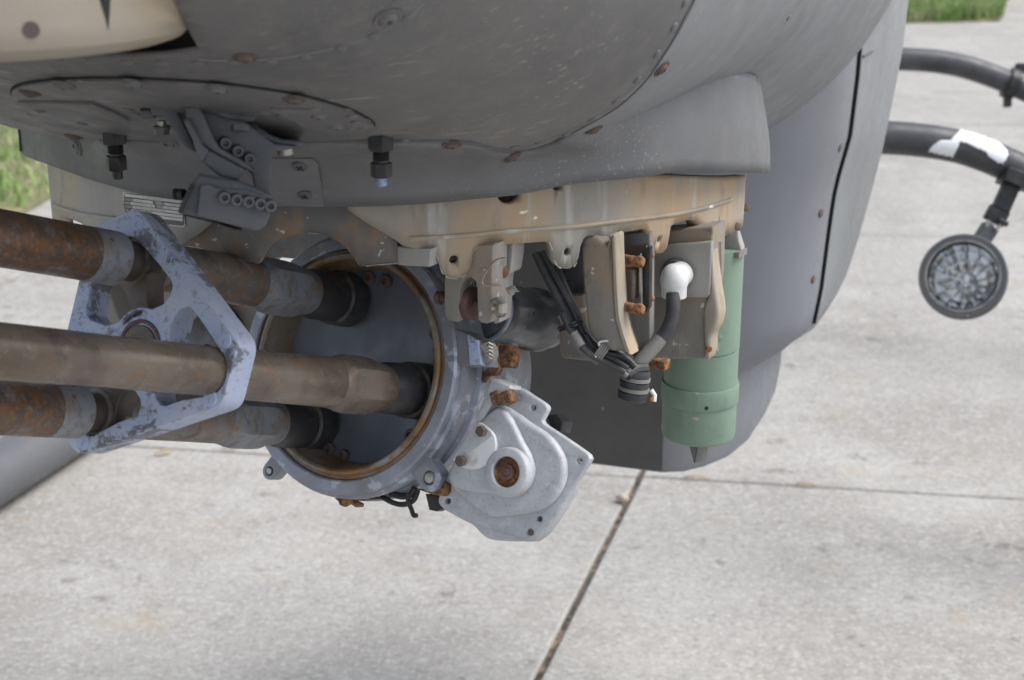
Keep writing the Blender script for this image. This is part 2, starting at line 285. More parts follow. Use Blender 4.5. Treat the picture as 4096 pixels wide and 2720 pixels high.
class MB:
    def __init__(s): s.v = []; s.f = []
    def add(s, vs, fs):
        k = len(s.v); s.v += [V3(v) for v in vs]; s.f += [tuple(i + k for i in f) for f in fs]; return s
    def lathe(s, o, ax, prof, seg=40, ref=None, rfun=None, caps=True):
        ax = V3(ax).normalized(); r = V3(ref) if ref is not None else (ZZ if abs(ax.z) < .9 else V3((1, 0, 0)))
        x = (r - ax * r.dot(ax)).normalized(); y = ax.cross(x)
        vs = []; fs = []
        for t, rad in prof:
            for k in range(seg):
                a = 2 * pi * k / seg; rr = rad if rfun is None else rfun(t, rad, a)
                vs.append(V3(o) + ax * t + (x * cos(a) + y * sin(a)) * max(rr, 1e-5))
        n = len(prof)
        for i in range(n - 1):
            for k in range(seg):
                k2 = (k + 1) % seg
                fs.append((i * seg + k, i * seg + k2, (i + 1) * seg + k2, (i + 1) * seg + k))
        if caps:
            fs.append(tuple(range(seg))[::-1]); fs.append(tuple((n - 1) * seg + k for k in range(seg)))
        return s.add(vs, fs)
    def tube(s, pts, r, seg=12, caps=True):
        pts = [V3(p) for p in pts]; n = len(pts)
        rs = r if isinstance(r, (list, tuple)) else [r] * n
        vs = []; fs = []; prev = None
        for i, p in enumerate(pts):
            d = (pts[min(i + 1, n - 1)] - pts[max(i - 1, 0)]).normalized()
            if prev is None:
                x = d.orthogonal().normalized()
            else:
                x = (prev - d * prev.dot(d)).normalized()
            prev = x; y = d.cross(x)
            for k in range(seg):
                a = 2 * pi * k / seg; vs.append(p + (x * cos(a) + y * sin(a)) * rs[i])
        for i in range(n - 1):
            for k in range(seg):
                k2 = (k + 1) % seg; fs.append((i * seg + k, i * seg + k2, (i + 1) * seg + k2, (i + 1) * seg + k))
        if caps:
            fs.append(tuple(range(seg))[::-1]); fs.append(tuple((n - 1) * seg + k for k in range(seg)))
        return s.add(vs, fs)
    def prism(s, pts, vec):
        n = len(pts); vs = [V3(p) for p in pts] + [V3(p) + V3(vec) for p in pts]
        fs = [tuple(range(n)), tuple(range(n, 2 * n))[::-1]] + [(i, (i + 1) % n, (i + 1) % n + n, i + n) for i in range(n)]
        return s.add(vs, fs)
    def box(s, c, a, b, d):
        c, a, b, d = V3(c), V3(a), V3(b), V3(d)
        return s.prism([c - a - b - d, c + a - b - d, c + a + b - d, c - a + b - d], d * 2)
    def grid(s, rows, close=False):
        n = len(rows[0]); vs = [p for r in rows for p in r]; fs = []
        for i in range(len(rows) - 1):
            for k in range(n if close else n - 1):
                k2 = (k + 1) % n; fs.append((i * n + k, i * n + k2, (i + 1) * n + k2, (i + 1) * n + k))
        return s.add(vs, fs)
    def build(s, name, m, parent=None, **kw): return obj_from(name, s.v, s.f, m, parent, **kw)
def cr(pts, n=6, closed=True):
    """Catmull-Rom through points (tuples or vectors)"""
    q = [V3(p) if len(p) == 3 else V3((p[0], p[1], 0)) for p in pts]; N_ = len(q); out = []
    rng = range(N_) if closed else range(N_ - 1)
    for i in rng:
        if closed: p0, p1, p2, p3 = q[i - 1], q[i], q[(i + 1) % N_], q[(i + 2) % N_]
        else: p0, p1, p2, p3 = q[max(i - 1, 0)], q[i], q[i + 1], q[min(i + 2, N_ - 1)]
        for k in range(n):
            t = k / n
            out.append(.5 * ((2 * p1) + (p2 - p0) * t + (2 * p0 - 5 * p1 + 4 * p2 - p3) * t * t + (3 * p1 - p0 - 3 * p2 + p3) * t ** 3))
    if not closed: out.append(q[-1])
    return out
def plate(name, outline, p0, n, thick, m, parent=None, bevel=.001, holes=(), px=True, bres=2):
    """flat piece with rounded edges; front face on the plane (p0, n), body behind it along n. outline: pixels on that plane, or 3D points"""
    n = V3(n).normalized(); x = n.cross(ZZ).normalized() if abs(n.z) < .95 else V3((1, 0, 0)); y = x.cross(n).normalized()
    loops = []
    for L_ in [outline] + list(holes):
        pts = [onP(q[0], q[1], p0, n) if px else V3(q) for q in L_]
        loops.append([((q - p0).dot(x), (q - p0).dot(y)) for q in pts])
    cu = bpy.data.curves.new(name, 'CURVE'); cu.dimensions = '2D'; cu.fill_mode = 'BOTH'
    b = min(bevel, thick * .45)
    cu.extrude = thick / 2 - b; cu.bevel_depth = b; cu.bevel_resolution = bres; cu.offset = -b
    for L_ in loops:
        sp = cu.splines.new('POLY'); sp.points.add(len(L_) - 1)
        for i, (a, c) in enumerate(L_): sp.points[i].co = (a, c, 0, 1)
        sp.use_cyclic_u = True
    t = bpy.data.objects.new(name, cu); COL.objects.link(t)
    dg = bpy.context.evaluated_depsgraph_get()
    me = bpy.data.meshes.new_from_object(t.evaluated_get(dg))
    COL.objects.unlink(t); bpy.data.objects.remove(t); bpy.data.curves.remove(cu)
    vs = [p0 + n * (thick / 2) + x * v.co.x + y * v.co.y - n * v.co.z for v in me.vertices]
    fs = [tuple(p.vertices) for p in me.polygons]
    bpy.data.meshes.remove(me)
    return obj_from(name, vs, fs, m, parent)
def circ_px(x, y, r, n=20): return [(x + r * cos(2 * pi * k / n), y + r * sin(2 * pi * k / n)) for k in range(n)]
def circ_g(c, r, n=28): return [c + (E1 * cos(2 * pi * k / n) + E2 * sin(2 * pi * k / n)) * r for k in range(n)]
def bvh_of(*objs):
    vs = []; fs = []
    dg = bpy.context.evaluated_depsgraph_get(); dg.update()
    for o in objs:
        me = o.data; k = len(vs); w = wloc(o)
        vs += [v.co + w for v in me.vertices]; fs += [tuple(i + k for i in p.vertices) for p in me.polygons]
    return BVHTree.FromPolygons(vs, fs)
def hit(bv, x, y):
    d = ray(x, y).normalized(); r = bv.ray_cast(CAM, d)
    if r[0] is None: return None, None
    n = r[1]
    if n.dot(d) > 0: n = -n
    return r[0], n
def dome_mesh(name, prof, seg, m):
    b = MB().lathe((0, 0, 0), (0, 0, 1), prof, seg, caps=True)
    me = bpy.data.meshes.new(name); me.from_pydata([tuple(v) for v in b.v], [], b.f); me.materials.append(M[m])
    bm = bmesh.new(); bm.from_mesh(me); bmesh.ops.recalc_face_normals(bm, faces=bm.faces); bm.to_mesh(me); bm.free()
    me.shade_smooth(); me.set_sharp_from_angle(angle=radians(40)); return me
def stud(name, me, loc, nrm, parent, spin=0.0, scale=1.0):
    o = bpy.data.objects.new(name, me); COL.objects.link(o); WLOC[o.name] = V3(loc)
    o.parent = parent; o.location = V3(loc) - wloc(parent)
    q = V3(nrm).to_track_quat('Z', 'Y'); o.rotation_mode = 'QUATERNION'
    o.rotation_quaternion = q @ Quaternion((0, 0, 1), spin); o.scale = (scale,) * 3
    return o

# ================================================================== GROUND
M['concrete'] = mat('brushed_concrete', (0.335, 0.32, 0.297), [
    ((0.275, 0.262, 0.243), 1.3, 0.42, 0.64, dict(det=5)),
    ((0.39, 0.378, 0.356), 2.3, 0.50, 0.68, dict(det=5, amt=.8)),
    ((0.235, 0.222, 0.203), 3.4, 0.52, 0.70, dict(amt=.65, st=(.45, 1.2, 1), det=5)),
    ((0.40, 0.387, 0.365), 24, 0.50, 0.64, dict(det=5, amt=.5, ro=.75)),
    ((0.50, 0.49, 0.47), 75, 0.51, 0.62, dict(det=4, amt=.48, ro=.75)),
    ((0.165, 0.157, 0.145), 85, 0.52, 0.64, dict(det=4, amt=.46, ro=.75)),
    ((0.11, 0.10, 0.09), 13, 0.64, 0.70, dict(amt=.5, det=4)),
    ((0.35, 0.28, 0.19), 4.3, 0.62, 0.76, dict(amt=.5))], rough=.85, bump=[(60, .4, .003, I3), (9, .1, .01, I3)])
M['joint'] = mat('joint_filler', (0.11, 0.09, 0.073), [((0.055, 0.048, 0.042), 26, 0.45, 0.6, {}), ((0.27, 0.19, 0.135), 45, 0.52, 0.62, {})], rough=.9, bump=[(120, .6, .003, I3)])
M['soil'] = mat('lawn_soil', (0.20, 0.17, 0.11), [((0.13, 0.17, 0.06), 5, 0.4, 0.6, {}), ((0.30, 0.25, 0.17), 9, 0.55, 0.7, {})], rough=.95, bump=[(60, .5, .01, I3)])
M['grass'] = mat('grass_blades', (0.22, 0.33, 0.10), [((0.31, 0.40, 0.15), 3, 0.4, 0.65, {}), ((0.42, 0.38, 0.25), 5, 0.50, 0.68, dict(amt=.8)), ((0.12, 0.21, 0.06), 30, 0.5, 0.7, {})], rough=.6)

ground = obj_from('ground', [(-250, -60, -.022), (250, -60, -.022), (250, 420, -.022), (-250, 420, -.022)], [(0, 1, 2, 3)], 'concrete', smooth=False, origin=V3((0, 0, 0)))
tag(ground, 'pale concrete apron under the helicopter', 'pavement', kind='structure')
# joints measured on the ground: transverse A, B, C, ... and the long joint D
def gxy(x, y): p = onH(x, y, 0); return V3((p.x, p.y, 0))
A0, A1 = gxy(0, 1750), gxy(4096, 1996); B0, B1 = gxy(3442, 938), gxy(4096, 951); D0, D1 = gxy(2142, 2720), gxy(2568, 1882)
def line_at(p, q, x): return p.y + (q.y - p.y) * (x - p.x) / (q.x - p.x)
dD = (D1 - D0) / (D1.y - D0.y)
slopeA = (A1.y - A0.y) / (A1.x - A0.x)
ya = A0.y - slopeA * A0.x; yb = B0.y - slopeA * .6 * B0.x
rows_ = [(ya - 5.0, slopeA), (ya - 2.5, slopeA), (ya, slopeA), (yb, slopeA * .6), (yb + 2.45, slopeA * .4), (yb + 4.95, slopeA * .4), (yb + 7.45, slopeA * .4)]
colsD = [D0 + V3((k * 2.62, 0, 0)) for k in range(-3, 4)]
def cross_pt(row, c):
    y0, s = row                      # y = y0 + s x ; x = c.x + dD.x (y - c.y)
    y = (y0 + s * (c.x - dD.x * c.y)) / (1 - s * dD.x); return V3((c.x + dD.x * (y - c.y), y, 0))
GAP = .009
for i in range(len(rows_) - 1):
    for k in range(len(colsD) - 1):
        q = [cross_pt(rows_[i], colsD[k]), cross_pt(rows_[i], colsD[k + 1]), cross_pt(rows_[i + 1], colsD[k + 1]), cross_pt(rows_[i + 1], colsD[k])]
        c = sum(q, V3((0, 0, 0))) / 4
        if c.y < -1.5 or abs(c.x) > 8: continue
        ga = [.0075 if (colsD[k].x - D0.x) == 0 else GAP * .6, .0075 if abs(colsD[k + 1].x - D0.x) < 1e-6 else GAP * .6]
        q2 = [q[0] + V3((ga[0], .004, 0)), q[1] + V3((-ga[1], .004, 0)), q[2] + V3((-ga[1], -.004, 0)), q[3] + V3((ga[0], -.004, 0))]
        dz = random.uniform(-.0015, .0015)
        s = MB().prism([p + V3((0, 0, -.10 + dz)) for p in q2], (0, 0, .10)).build('slab', 'concrete', ground, bevel=.006, origin=V3((0, 0, 0)))
for (row) in rows_[1:6]:
    a, b_ = V3((-8, row[0] - 8 * row[1], 0)), V3((8, row[0] + 8 * row[1], 0))
    MB().grid([[a + V3((0, -.02, -.009)), b_ + V3((0, -.02, -.009))], [a + V3((0, .02, -.009)), b_ + V3((0, .02, -.009))]]).build('joint_filler', 'joint', ground, smooth=False, origin=V3((0, 0, 0)))
for c in colsD[1:6]:
    a, b_ = cross_pt(rows_[0], c), cross_pt(rows_[-1], c)
    MB().grid([[a + V3((-.02, 0, -.011)), b_ + V3((-.02, 0, -.011))], [a + V3((.02, 0, -.011)), b_ + V3((.02, 0, -.011))]]).build('joint_filler', 'joint', ground, smooth=False, origin=V3((0, 0, 0)))

def lawn(name, poly, label):
    n = len(poly); m_ = MB(); m_.prism([V3((p[0], p[1], .004)) for p in poly], (0, 0, .02))
    return tag(m_.build(name, 'soil', smooth=False), label, 'lawn', kind='structure')
def inside(p, poly):
    c = False; n = len(poly)
    for i in range(n):
        a, b_ = poly[i], poly[i - 1]
        if (a[1] > p[1]) != (b_[1] > p[1]) and p[0] < (b_[0] - a[0]) * (p[1] - a[1]) / (b_[1] - a[1]) + a[0]: c = not c
    return c
def grass(name, poly, n, h, label, keep):
    x0, x1 = min(p[0] for p in poly), max(p[0] for p in poly); y0, y1 = min(p[1] for p in poly), max(p[1] for p in poly)
    vs = []; fs = []; rnd = random.Random(3); c = 0
    while c < n:
        x, y = rnd.uniform(x0, x1), rnd.uniform(y0, y1)
        if not inside((x, y), poly): continue
        if sin(x * 2.1 + 1.3 * sin(y * 1.7)) + sin(y * 2.9 + x) * .7 < -0.95 and rnd.random() < .75: continue
        c += 1
        hh = h * rnd.uniform(.4, 1.25); a = rnd.uniform(0, 6.283); w = rnd.uniform(.003, .006) * keep
        dx, dy = cos(a) * w, sin(a) * w; lx, ly = rnd.uniform(-.5, .5) * hh, rnd.uniform(-.5, .5) * hh
        k = len(vs); vs += [(x - dx, y - dy, .02), (x + dx, y + dy, .02), (x + lx * .4 + dx * .6, y + ly * .4 + dy * .6, .02 + hh * .6), (x + lx * .4 - dx * .6, y + ly * .4 - dy * .6, .02 + hh * .6), (x + lx, y + ly, .02 + hh)]
        fs += [(k, k + 1, k + 2, k + 3), (k + 3, k + 2, k + 4)]
    me = bpy.data.meshes.new(name); me.from_pydata(vs, [], fs); me.materials.append(M['grass'])
    o = bpy.data.objects.new(name, me); COL.objects.link(o); tag(o, label, 'grass', kind='stuff'); return o
gl0, gl1 = gxy(60, 880), gxy(230, 780)
dl = (gl1 - gl0).normalized()
pl = [gl0 - dl * 6, gl0 + dl * 9, gl0 + dl * 9 + V3((-9, 6, 0)), gl0 - dl * 6 + V3((-9, 6, 0))]
pl = [(p.x, p.y) for p in pl]
lawn('lawn', pl, 'lawn strip with worn edge seen left of the turret')
grass('grass', pl, 60000, .085, 'patchy green grass seen left of the turret', 1.6)
def gpx(x, y): p = gxy(x, y); return (p.x, p.y)
pr_ = [gpx(3300, 96), gpx(3640, 93), gpx(3800, 90), gpx(3920, 88), gpx(4000, 78), gpx(4015, 66), gpx(4000, 55), gpx(3985, 35), gpx(4040, -10), gpx(4090, -100), gpx(3700, -180), gpx(3200, -100)]
lawn('lawn', pr_, 'small lawn island at the far right edge of the apron')
grass('grass', pr_, 60000, .12, 'sunlit green grass on the far right lawn island', 2.6)

# ================================================================== FUSELAGE
fus = empty('helicopter_nose', H(0, 0, 0), 'grey helicopter nose and belly above the gun turret', 'helicopter')
def lerpk(ks, x):
    if x <= ks[0][0]: return ks[0][1]
    for (a, b_), (c, d) in zip(ks, ks[1:]):
        if x <= c:
            t = (x - a) / (c - a); t = t * t * (3 - 2 * t) if False else t
            return b_ + (d - b_) * t
    return ks[-1][1]
KB = [(-.9, 1.485), (-.75, 1.41), (-.6, 1.343), (-.48, 1.293), (-.387, 1.254), (-.3, 1.235), (-.15, 1.225), (0, 1.195), (.2, 1.125), (.36, 1.09)]
KA = [(-.9, .16), (-.75, .27), (-.6, .335), (-.48, .375), (-.387, .40), (-.2, .44), (0, .475), (.2, .505), (.36, .515)]
KN = [(-.6, 3.0), (-.387, 3.4), (-.1, 3.0), (.15, 2.6)]
def body_pt(v, phi):
    B, a, Hc = lerpk(KB, v), lerpk(KA, v), 1.60; n = lerpk(KN, v)
    s, c = sin(phi), cos(phi)
    u = a * (abs(s) ** (2 / n)) * (1 if s > 0 else -1); w = Hc - (Hc - B) * abs(c) ** (2 / n)
    return H(u, v, w)
vs_ = [-.9 + 1.26 * i / 84 for i in range(85)]
ph_ = [-pi / 2 + pi * k / 110 for k in range(111)]
body = MB().grid([[body_pt(v, p) for p in ph_] for v in vs_])
# opening in the nose for the sight turret: cut along the lip under it and along the cheek edge
SGT = P(40, 235, .875); SGT.z = 0
bvF = BVHTree.FromPolygons(body.v, body.f)
pA, nA = hit(bvF, 800, 204); pB, nB_ = hit(bvF, 690, 0)
nb2 = (pB - pA).cross(nA).normalized()
if nb2.dot(SU) < 0: nb2 = -nb2
bm = bmesh.new()
bvs = [bm.verts.new(v) for v in body.v]
for f in body.f: bm.faces.new([bvs[i] for i in f])
for p_, n_ in ((pA, nb2), (pA, SV)):
    bmesh.ops.bisect_plane(bm, geom=bm.verts[:] + bm.edges[:] + bm.faces[:], plane_co=p_, plane_no=n_)
kill = [f for f in bm.faces if (f.calc_center_median() - pA).dot(nb2) < 0 and (f.calc_center_median() - pA).dot(SV) < 0]
bmesh.ops.delete(bm, geom=kill, context='FACES')
bm.verts.index_update()
def px_of(p):
    d = p - CAM; z = d.dot(FWD); return (CX + d.dot(RGT) / z * FPX, CY - d.dot(UPV) / z * FPX)
seamR = [(2051, 606), (2120, 596), (2196, 572), (2270, 540), (2348, 499), (2470, 427), (2577, 328), (2640, 240), (2700, 145), (2740, 65), (2774, 2), (2840, -140), (2920, -330)]
fm_ = []
for f in bm.faces:
    c_ = f.calc_center_median(); x_, y_ = px_of(c_)
    xs = lerpk(sorted([(q[1], q[0]) for q in seamR]), y_)
    fm_.append(1 if (x_ > xs and (c_ - TUR).dot(SU) > 0) else 0)
bv_, bf_ = [v.co.copy() for v in bm.verts], [tuple(v.index for v in f.verts) for f in bm.faces]; bm.free()
nose = obj_from('nose_shell', bv_, bf_, None, fus, solid=.003, angle=50, mats=['belly', 'cheek'], fmi=fm_, soff=1)
bvN = bvh_of(nose)
# skirt + flare: from the seam on the belly down to the lip around the turret
pairs = [((70, 520), (90, 600)), ((95, 528), (97, 622)), ((160, 548), (193, 659)), ((258, 560), (298, 696)), ((400, 556), (400, 731)), ((600, 557), (600, 783)), ((850, 559), (850, 812)), ((1090, 560), (1090, 826)),
         ((1300, 562), (1300, 829)), ((1500, 563), (1500, 825)), ((1700, 564), (1700, 816)), ((1838, 567), (1880, 798)), ((1950, 588), (1970, 790)), ((2051, 606), (2056, 781)), ((2130, 594), (2170, 760)), ((2196, 572), (2293, 736)), ((2270, 540), (2410, 724)), ((2348, 499), (2530, 713)),
         ((2410, 465), (2620, 700)), ((2480, 435), (2720, 687)), ((2600, 420), (2830, 688)), ((2730, 430), (2920, 690)), ((2860, 455), (3000, 691)), ((2970, 490), (3050, 692)), ((3045, 520), (3080, 692))]
RSK = .3875
cols = []
for s_, e_ in pairs:
    E = onC(e_[0], e_[1], RSK); S, n = hit(bvN, *s_)
    if S is None:
        S = V3((E.x, E.y, E.z + .06)) ; n = V3((0, 0, -1))
    if e_[0] >= 2530:
        rd_ = V3((E.x - TUR.x, E.y - TUR.y, 0)).normalized(); kk = min(1.0, (e_[0] - 2430) / 290.0)
        S = S.lerp(E + ZZ * .095 - rd_ * .014, kk)
    d = E - S; tg = (d - n * d.dot(n)); L_ = d.length
    tg = tg.normalized() * L_ * .5 if tg.length > 1e-6 else d * .3
    kf = max(0.0, min(1.0, (e_[0] - 2000) / 700.0))
    C1 = S + (d * .35) * kf + d * .3 * (1 - kf); C2 = E + (ZZ * .042) * kf + (ZZ * .03 - d * .2) * (1 - kf)
    S = S + n * (.0012 if e_[0] < 2530 else 0)
    cols.append([S * (1 - t) ** 3 + C1 * 3 * t * (1 - t) ** 2 + C2 * 3 * t * t * (1 - t) + E * t ** 3 for t in [k / 10 for k in range(11)]])
rows2 = []
for r in range(11):
    rows2.append(cr([c[r] for c in cols], 4, closed=False))
skirt = MB().grid(rows2)  .build('turret_skirt', 'skirt', fus, solid=.0035, angle=60)
bvS = bvh_of(skirt, nose)
# seam groove between tub and flare: thin dark lap edge
def seam(name, pxs, bv, r, m, parent, off=0.0, n=5):
    pts = []
    for q in cr(pxs, n, closed=False):
        p, nn = hit(bv, q.x, q.y)
        if p is not None: pts.append(p + nn * off)
    if len(pts) < 3: return None
    return MB().tube(pts, r, 6).build(name, m, parent)
seam('lap_edge', seamR[:-1], bvS, .0017, 'dark', fus, -.0004)
seam('lap_edge', [(1220, 563), (1500, 562), (1838, 563), (1950, 586), (2051, 606)], bvS, .0017, 'dark', fus, .0)
seam('lap_edge', [(400, 553), (700, 556), (1000, 558), (1220, 561)], bvS, .0012, 'dark', fus)
seam('lap_edge', [(790, 238), (900, 244), (1050, 240), (1205, 221), (1365, 185), (1510, 137), (1620, 75), (1700, 12)], bvS, .0009, 'grey', fus, -.0004)
# oval access panel
oval = cr([(49, 373), (57, 347), (115, 327), (230, 313), (402, 307), (631, 312), (861, 327), (1052, 351), (1205, 377), (1357, 419), (1434, 450), (1490, 485), (1491, 507), (1449, 528), (1357, 546), (1150, 552), (850, 550), (500, 545), (247, 530), (150, 478), (66, 400)], 5)
pts = [hit(bvN, q.x, q.y) for q in oval]
pts = [(p, n) for p, n in pts if p is not None]
cen = sum((p for p, n in pts), V3((0, 0, 0))) / len(pts)
ring0 = [p + n * .0005 for p, n in pts]; ring1 = [p + n * .003 for p, n in pts]
nn_ = sum((n for p, n in pts), V3((0, 0, 0))).normalized()
mbp = MB(); rings = [ring0, ring1]
for f_ in (.96, .8, .6, .4, .2):
    rr = []
    for p, n in pts:
        q = cen + (p - cen) * f_; h_ = bvN.ray_cast(q + nn_ * .1, -nn_)
        rr.append((h_[0] if h_[0] is not None else q) + nn_ * .0034)
    rings.append(rr)
h_ = bvN.ray_cast(cen + nn_ * .1, -nn_)
mbp.grid(rings, close=True); kc = len(mbp.v); mbp.v.append(h_[0] + nn_ * .0034); nl = len(pts)
mbp.f += [(kc - nl + i, kc - nl + (i + 1) % nl, kc) for i in range(nl)]
panel = mbp.build('access_panel', 'belly', fus, angle=40)
MB().tube([p + n * .0006 for p, n in pts] + [pts[0][0] + pts[0][1] * .0006], .0011, 6).build('panel_gap', 'void', fus)
bvP = bvh_of(panel, nose, skirt)
def doubler(px_, m='belly'):
    q = [hit(bvP, *p) for p in px_]
    vs = [p + n * .0002 for p, n in q]; up = [p + n * .0022 for p, n in q]
    b_ = MB(); k = len(vs); b_.add(vs + up, [tuple(range(k, 2 * k))] + [(i, (i + 1) % k, (i + 1) % k + k, i + k) for i in range(k)])
    return b_.build('doubler_plate', m, panel, bevel=.0006)
doubler([(72, 402), (230, 404), (372, 408), (450, 440), (520, 474), (420, 500), (300, 510), (190, 480), (120, 440)])
doubler([(1082, 430), (1240, 433), (1385, 436), (1450, 460), (1478, 484), (1440, 512), (1340, 528), (1220, 500), (1140, 460)])
bvP = bvh_of(panel, nose, skirt)
R1 = dome_mesh('rivet', [(0, .0036), (.0006, .0034), (.0011, .0024), (.0014, .0006)], 12, 'grey')
R2 = dome_mesh('rivet_belly', [(0, .0042), (.0008, .0039), (.0014, .0028), (.0017, .0008)], 12, 'belly')
S1 = dome_mesh('dished_screw', [(0, .0092), (.0010, .0090), (.0010, .0068), (.0004, .0064), (.0022, .0056), (.0034, .0036), (.0036, .002), (.0014, .0016)], 20, 'belly')
S2 = dome_mesh('rusty_screw', [(0, .0092), (.0010, .0090), (.0010, .0068), (.0004, .0064), (.0022, .0056), (.0034, .0036), (.0036, .002), (.0014, .0016)], 20, 'rustdark')
def studs(lst, me, name, parent, bv, sc=1.0):
    for x, y in lst:
        p, n = hit(bv, x, y)
        if p is not None: stud(name, me, p + n * .0001, n, parent, random.uniform(0, 3), sc)
studs([(120, 371), (1178, 397)], S2, 'screw', panel, bvP, .85)
studs([(255, 339), (532, 332), (870, 354), (160, 433), (330, 484), (1272, 457), (1345, 500)], S1, 'screw', panel, bvP, .9)
studs([(120, 417), (210, 453), (248, 471), (245, 422), (295, 441), (335, 456), (372, 473), (355, 425), (398, 442), (440, 459), (478, 476), (515, 438), (545, 455),
       (1060, 450), (1130, 461), (1180, 445), (1190, 480), (1260, 437), (1290, 470), (1320, 495), (1410, 465), (1425, 490), (1405, 515), (1300, 500), (1210, 497)], R2, 'rivet', panel, bvP)
studs([(400, 228), (980, 229), (1807, 578), (2051, 628), (2375, 518), (2646, 274), (295, 545)], S2, 'screw', fus, bvP, .85)
studs([(1552, 72), (310, 583), (670, 565)], S1, 'screw', fus, bvP)
studs([(230, 236), (370, 240), (510, 247), (650, 250), (790, 250), (938, 248), (1087, 245), (1224, 227), (1365, 192), (1498, 143), (1628, 74),
       (2740, 8), (2695, 108), (2628, 215), (2550, 318), (2465, 402), (2370, 474), (2265, 535), (2158, 568), (2060, 588), (1200, 575), (1620, 560), (1010, 500), (940, 530)], R2, 'rivet', fus, bvP)
studs([(3155, 70)], R1, 'rivet', fus, bvP)
# small patch plate on the skirt with two cross-head screws
pp = [(1082, 628), (1250, 630), (1270, 650), (1288, 740), (1296, 822), (1085, 818)]
q = [hit(bvP, *p) for p in pp]
b_ = MB(); k = len(q); b_.add([p + n * .0002 for p, n in q] + [p + n * .0018 for p, n in q], [tuple(range(k, 2 * k))] + [(i, (i + 1) % k, (i + 1) % k + k, i + k) for i in range(k)])
patch = b_.build('patch_plate', 'skirt', fus, bevel=.0006)
bvQ = bvh_of(patch, skirt, nose)
S3 = dome_mesh('pan_screw', [(0, .0062), (.0009, .006), (.0016, .0045), (.0018, .001)], 16, 'dark')
for x, y in [(1200, 666), (1218, 780)]:
    p, n = hit(bvQ, x, y); o = stud('screw', S3, p, n, patch)
    for a in (0.4, 0.4 + pi / 2):
        X = (n.orthogonal().normalized()); X = Quaternion(n, a) @ X; Y = n.cross(X)
        MB().box(p + n * .0018, X * .0032, Y * .0006, n * .0004).build('slot', 'void', o if False else patch)

# belly fairing behind the turret and the port side panels
wB = .652
def uv(p): d = p - V3((TUR.x, TUR.y, 0)); return d.dot(SU), d.dot(SV)
front = uv(onH(2650, 1890, wB))
kpl = [uv(onH(x, y, wB)) for x, y in [(2650, 1890), (2740, 1886), (2830, 1868), (2920, 1838), (3000, 1772), (3060, 1680), (3100, 1590), (3122, 1480), (3130, 1400)]]
kpl = [(-front[0], front[1]), (front[0] * .3, front[1])] + kpl
def plan(w, us, vend):
    """plan curve at height w: front face, rounded corner, straight side"""
    sc = us / kpl[-1][0]
    out = []
    for i, (u, v) in enumerate(kpl):
        f = max(0, min(1, (u - front[0]) / (kpl[-1][0] - front[0])))
        out.append(H(u + (us - kpl[-1][0]) * f * f, v, w))
    out[-1] = H(us, vend, w)
    return out
vE = kpl[-1][1]
fair = MB()
rowsF = [plan(w, kpl[-1][0] - d, vE) for w, d in ((wB, .012), (wB + .004, .004), (wB + .012, 0), (.72, .0), (.80, .0), (.83, 0.0))]
fair.grid(rowsF)
bt = rowsF[0]; nb = len(bt)
fair.add(bt + [H(-front[0], vE, wB)], [tuple(range(nb + 1))])
fairing = fair.build('belly_fairing', 'fairing', fus, angle=30)
MB().grid([[H(u, front[1] - .0015, w) for u in (-front[0], -front[0] * .4, front[0] * .3, front[0] - .0008)] for w in (wB + .002, .8, 1.0, 1.2)]).build('front_bulkhead', 'charcoal', fus, smooth=False)
VS, VE2 = .6, .9
def sect(pxl, V):
    out = []
    for x, y in pxl:
        p = onP(x, y, H(0, V, 0), SV); out.append((p.z, uv(p)[0]))
    return sorted(out)
KSm = sect([(3250, 1293), (3279, 1160), (3308, 936), (3329, 787), (3362, 646), (3391, 572), (3425, 300), (3450, 0)], VS)
KSm = [(.79, .315), (.815, .350)] + KSm + [(1.47, KSm[-1][1] + .002)]
KEm = sect([(3180, 1362), (3236, 1335), (3288, 1268), (3335, 1200), (3379, 1119), (3425, 985), (3470, 829), (3503, 705), (3536, 580), (3572, 400), (3611, 207), (3636, 0)], VE2)
KEm = [(KEm[0][0] - .004, KEm[0][1] - .03)] + KEm + [(1.47, KEm[-1][1] + .002)]
def side_u(w): return lerpk(KSm, w)
rowsS = []; rowsR = []; NR = 26
for i in range(NR):
    f = i / (NR - 1); w1 = .79 + (1.47 - .79) * f; w2 = KEm[0][0] + (1.47 - KEm[0][0]) * f
    u1, u2 = lerpk(KSm, w1), lerpk(KEm, w2)
    pl_ = []
    nk = 9
    fr = [H(-front[0], front[1] + .001, w1), H(0, front[1] + .001, w1), H(front[0], front[1] + .001, w1)]
    for k in range(1, nk + 1):
        t = k / nk; uu = front[0] + (u1 - front[0]) * (1 - (1 - t) ** 2.2); vv = front[1] + (VS - front[1]) * t ** 1.6
        fr.append(H(uu, vv, w1))
    rowsS.append(fr)
    rowsR.append([H(u1 + .002, VS - .002, w1), H(u1 + .0025 + (u2 - u1) * .1, VS + .02, w1 + (w2 - w1) * .1), H((u1 + u2) / 2 + .004, (VS + VE2) / 2, (w1 + w2) / 2), H(u2, VE2 - .008, w2), H(u2 - .005, VE2, w2), H(u2 - .045, VE2 + .015, w2)])
rowsR = [[p + SU * -.06 for p in rowsR[0]]] + rowsR
rowsS = [[p + SU * -.05 for p in rowsS[0]]] + rowsS
sideP = MB().grid(rowsS).build('side_panel', 'fairing', fus, angle=40)
rearP = MB().grid(rowsR).build('rear_side_panel', 'cheek', fus, angle=40, solid=.003)
MB().grid([[r[0] + SU * -.0015 + SV * -.004, r[0] + SU * -.0005 + SV * .003] for r in rowsR]).build('panel_gap', 'void', fus)
MB().tube([r[0] + SU * .001 for r in rowsR[3:]], .0019, 8).build('panel_gap', 'void', fus)
bvR = bvh_of(sideP, rearP, fairing)
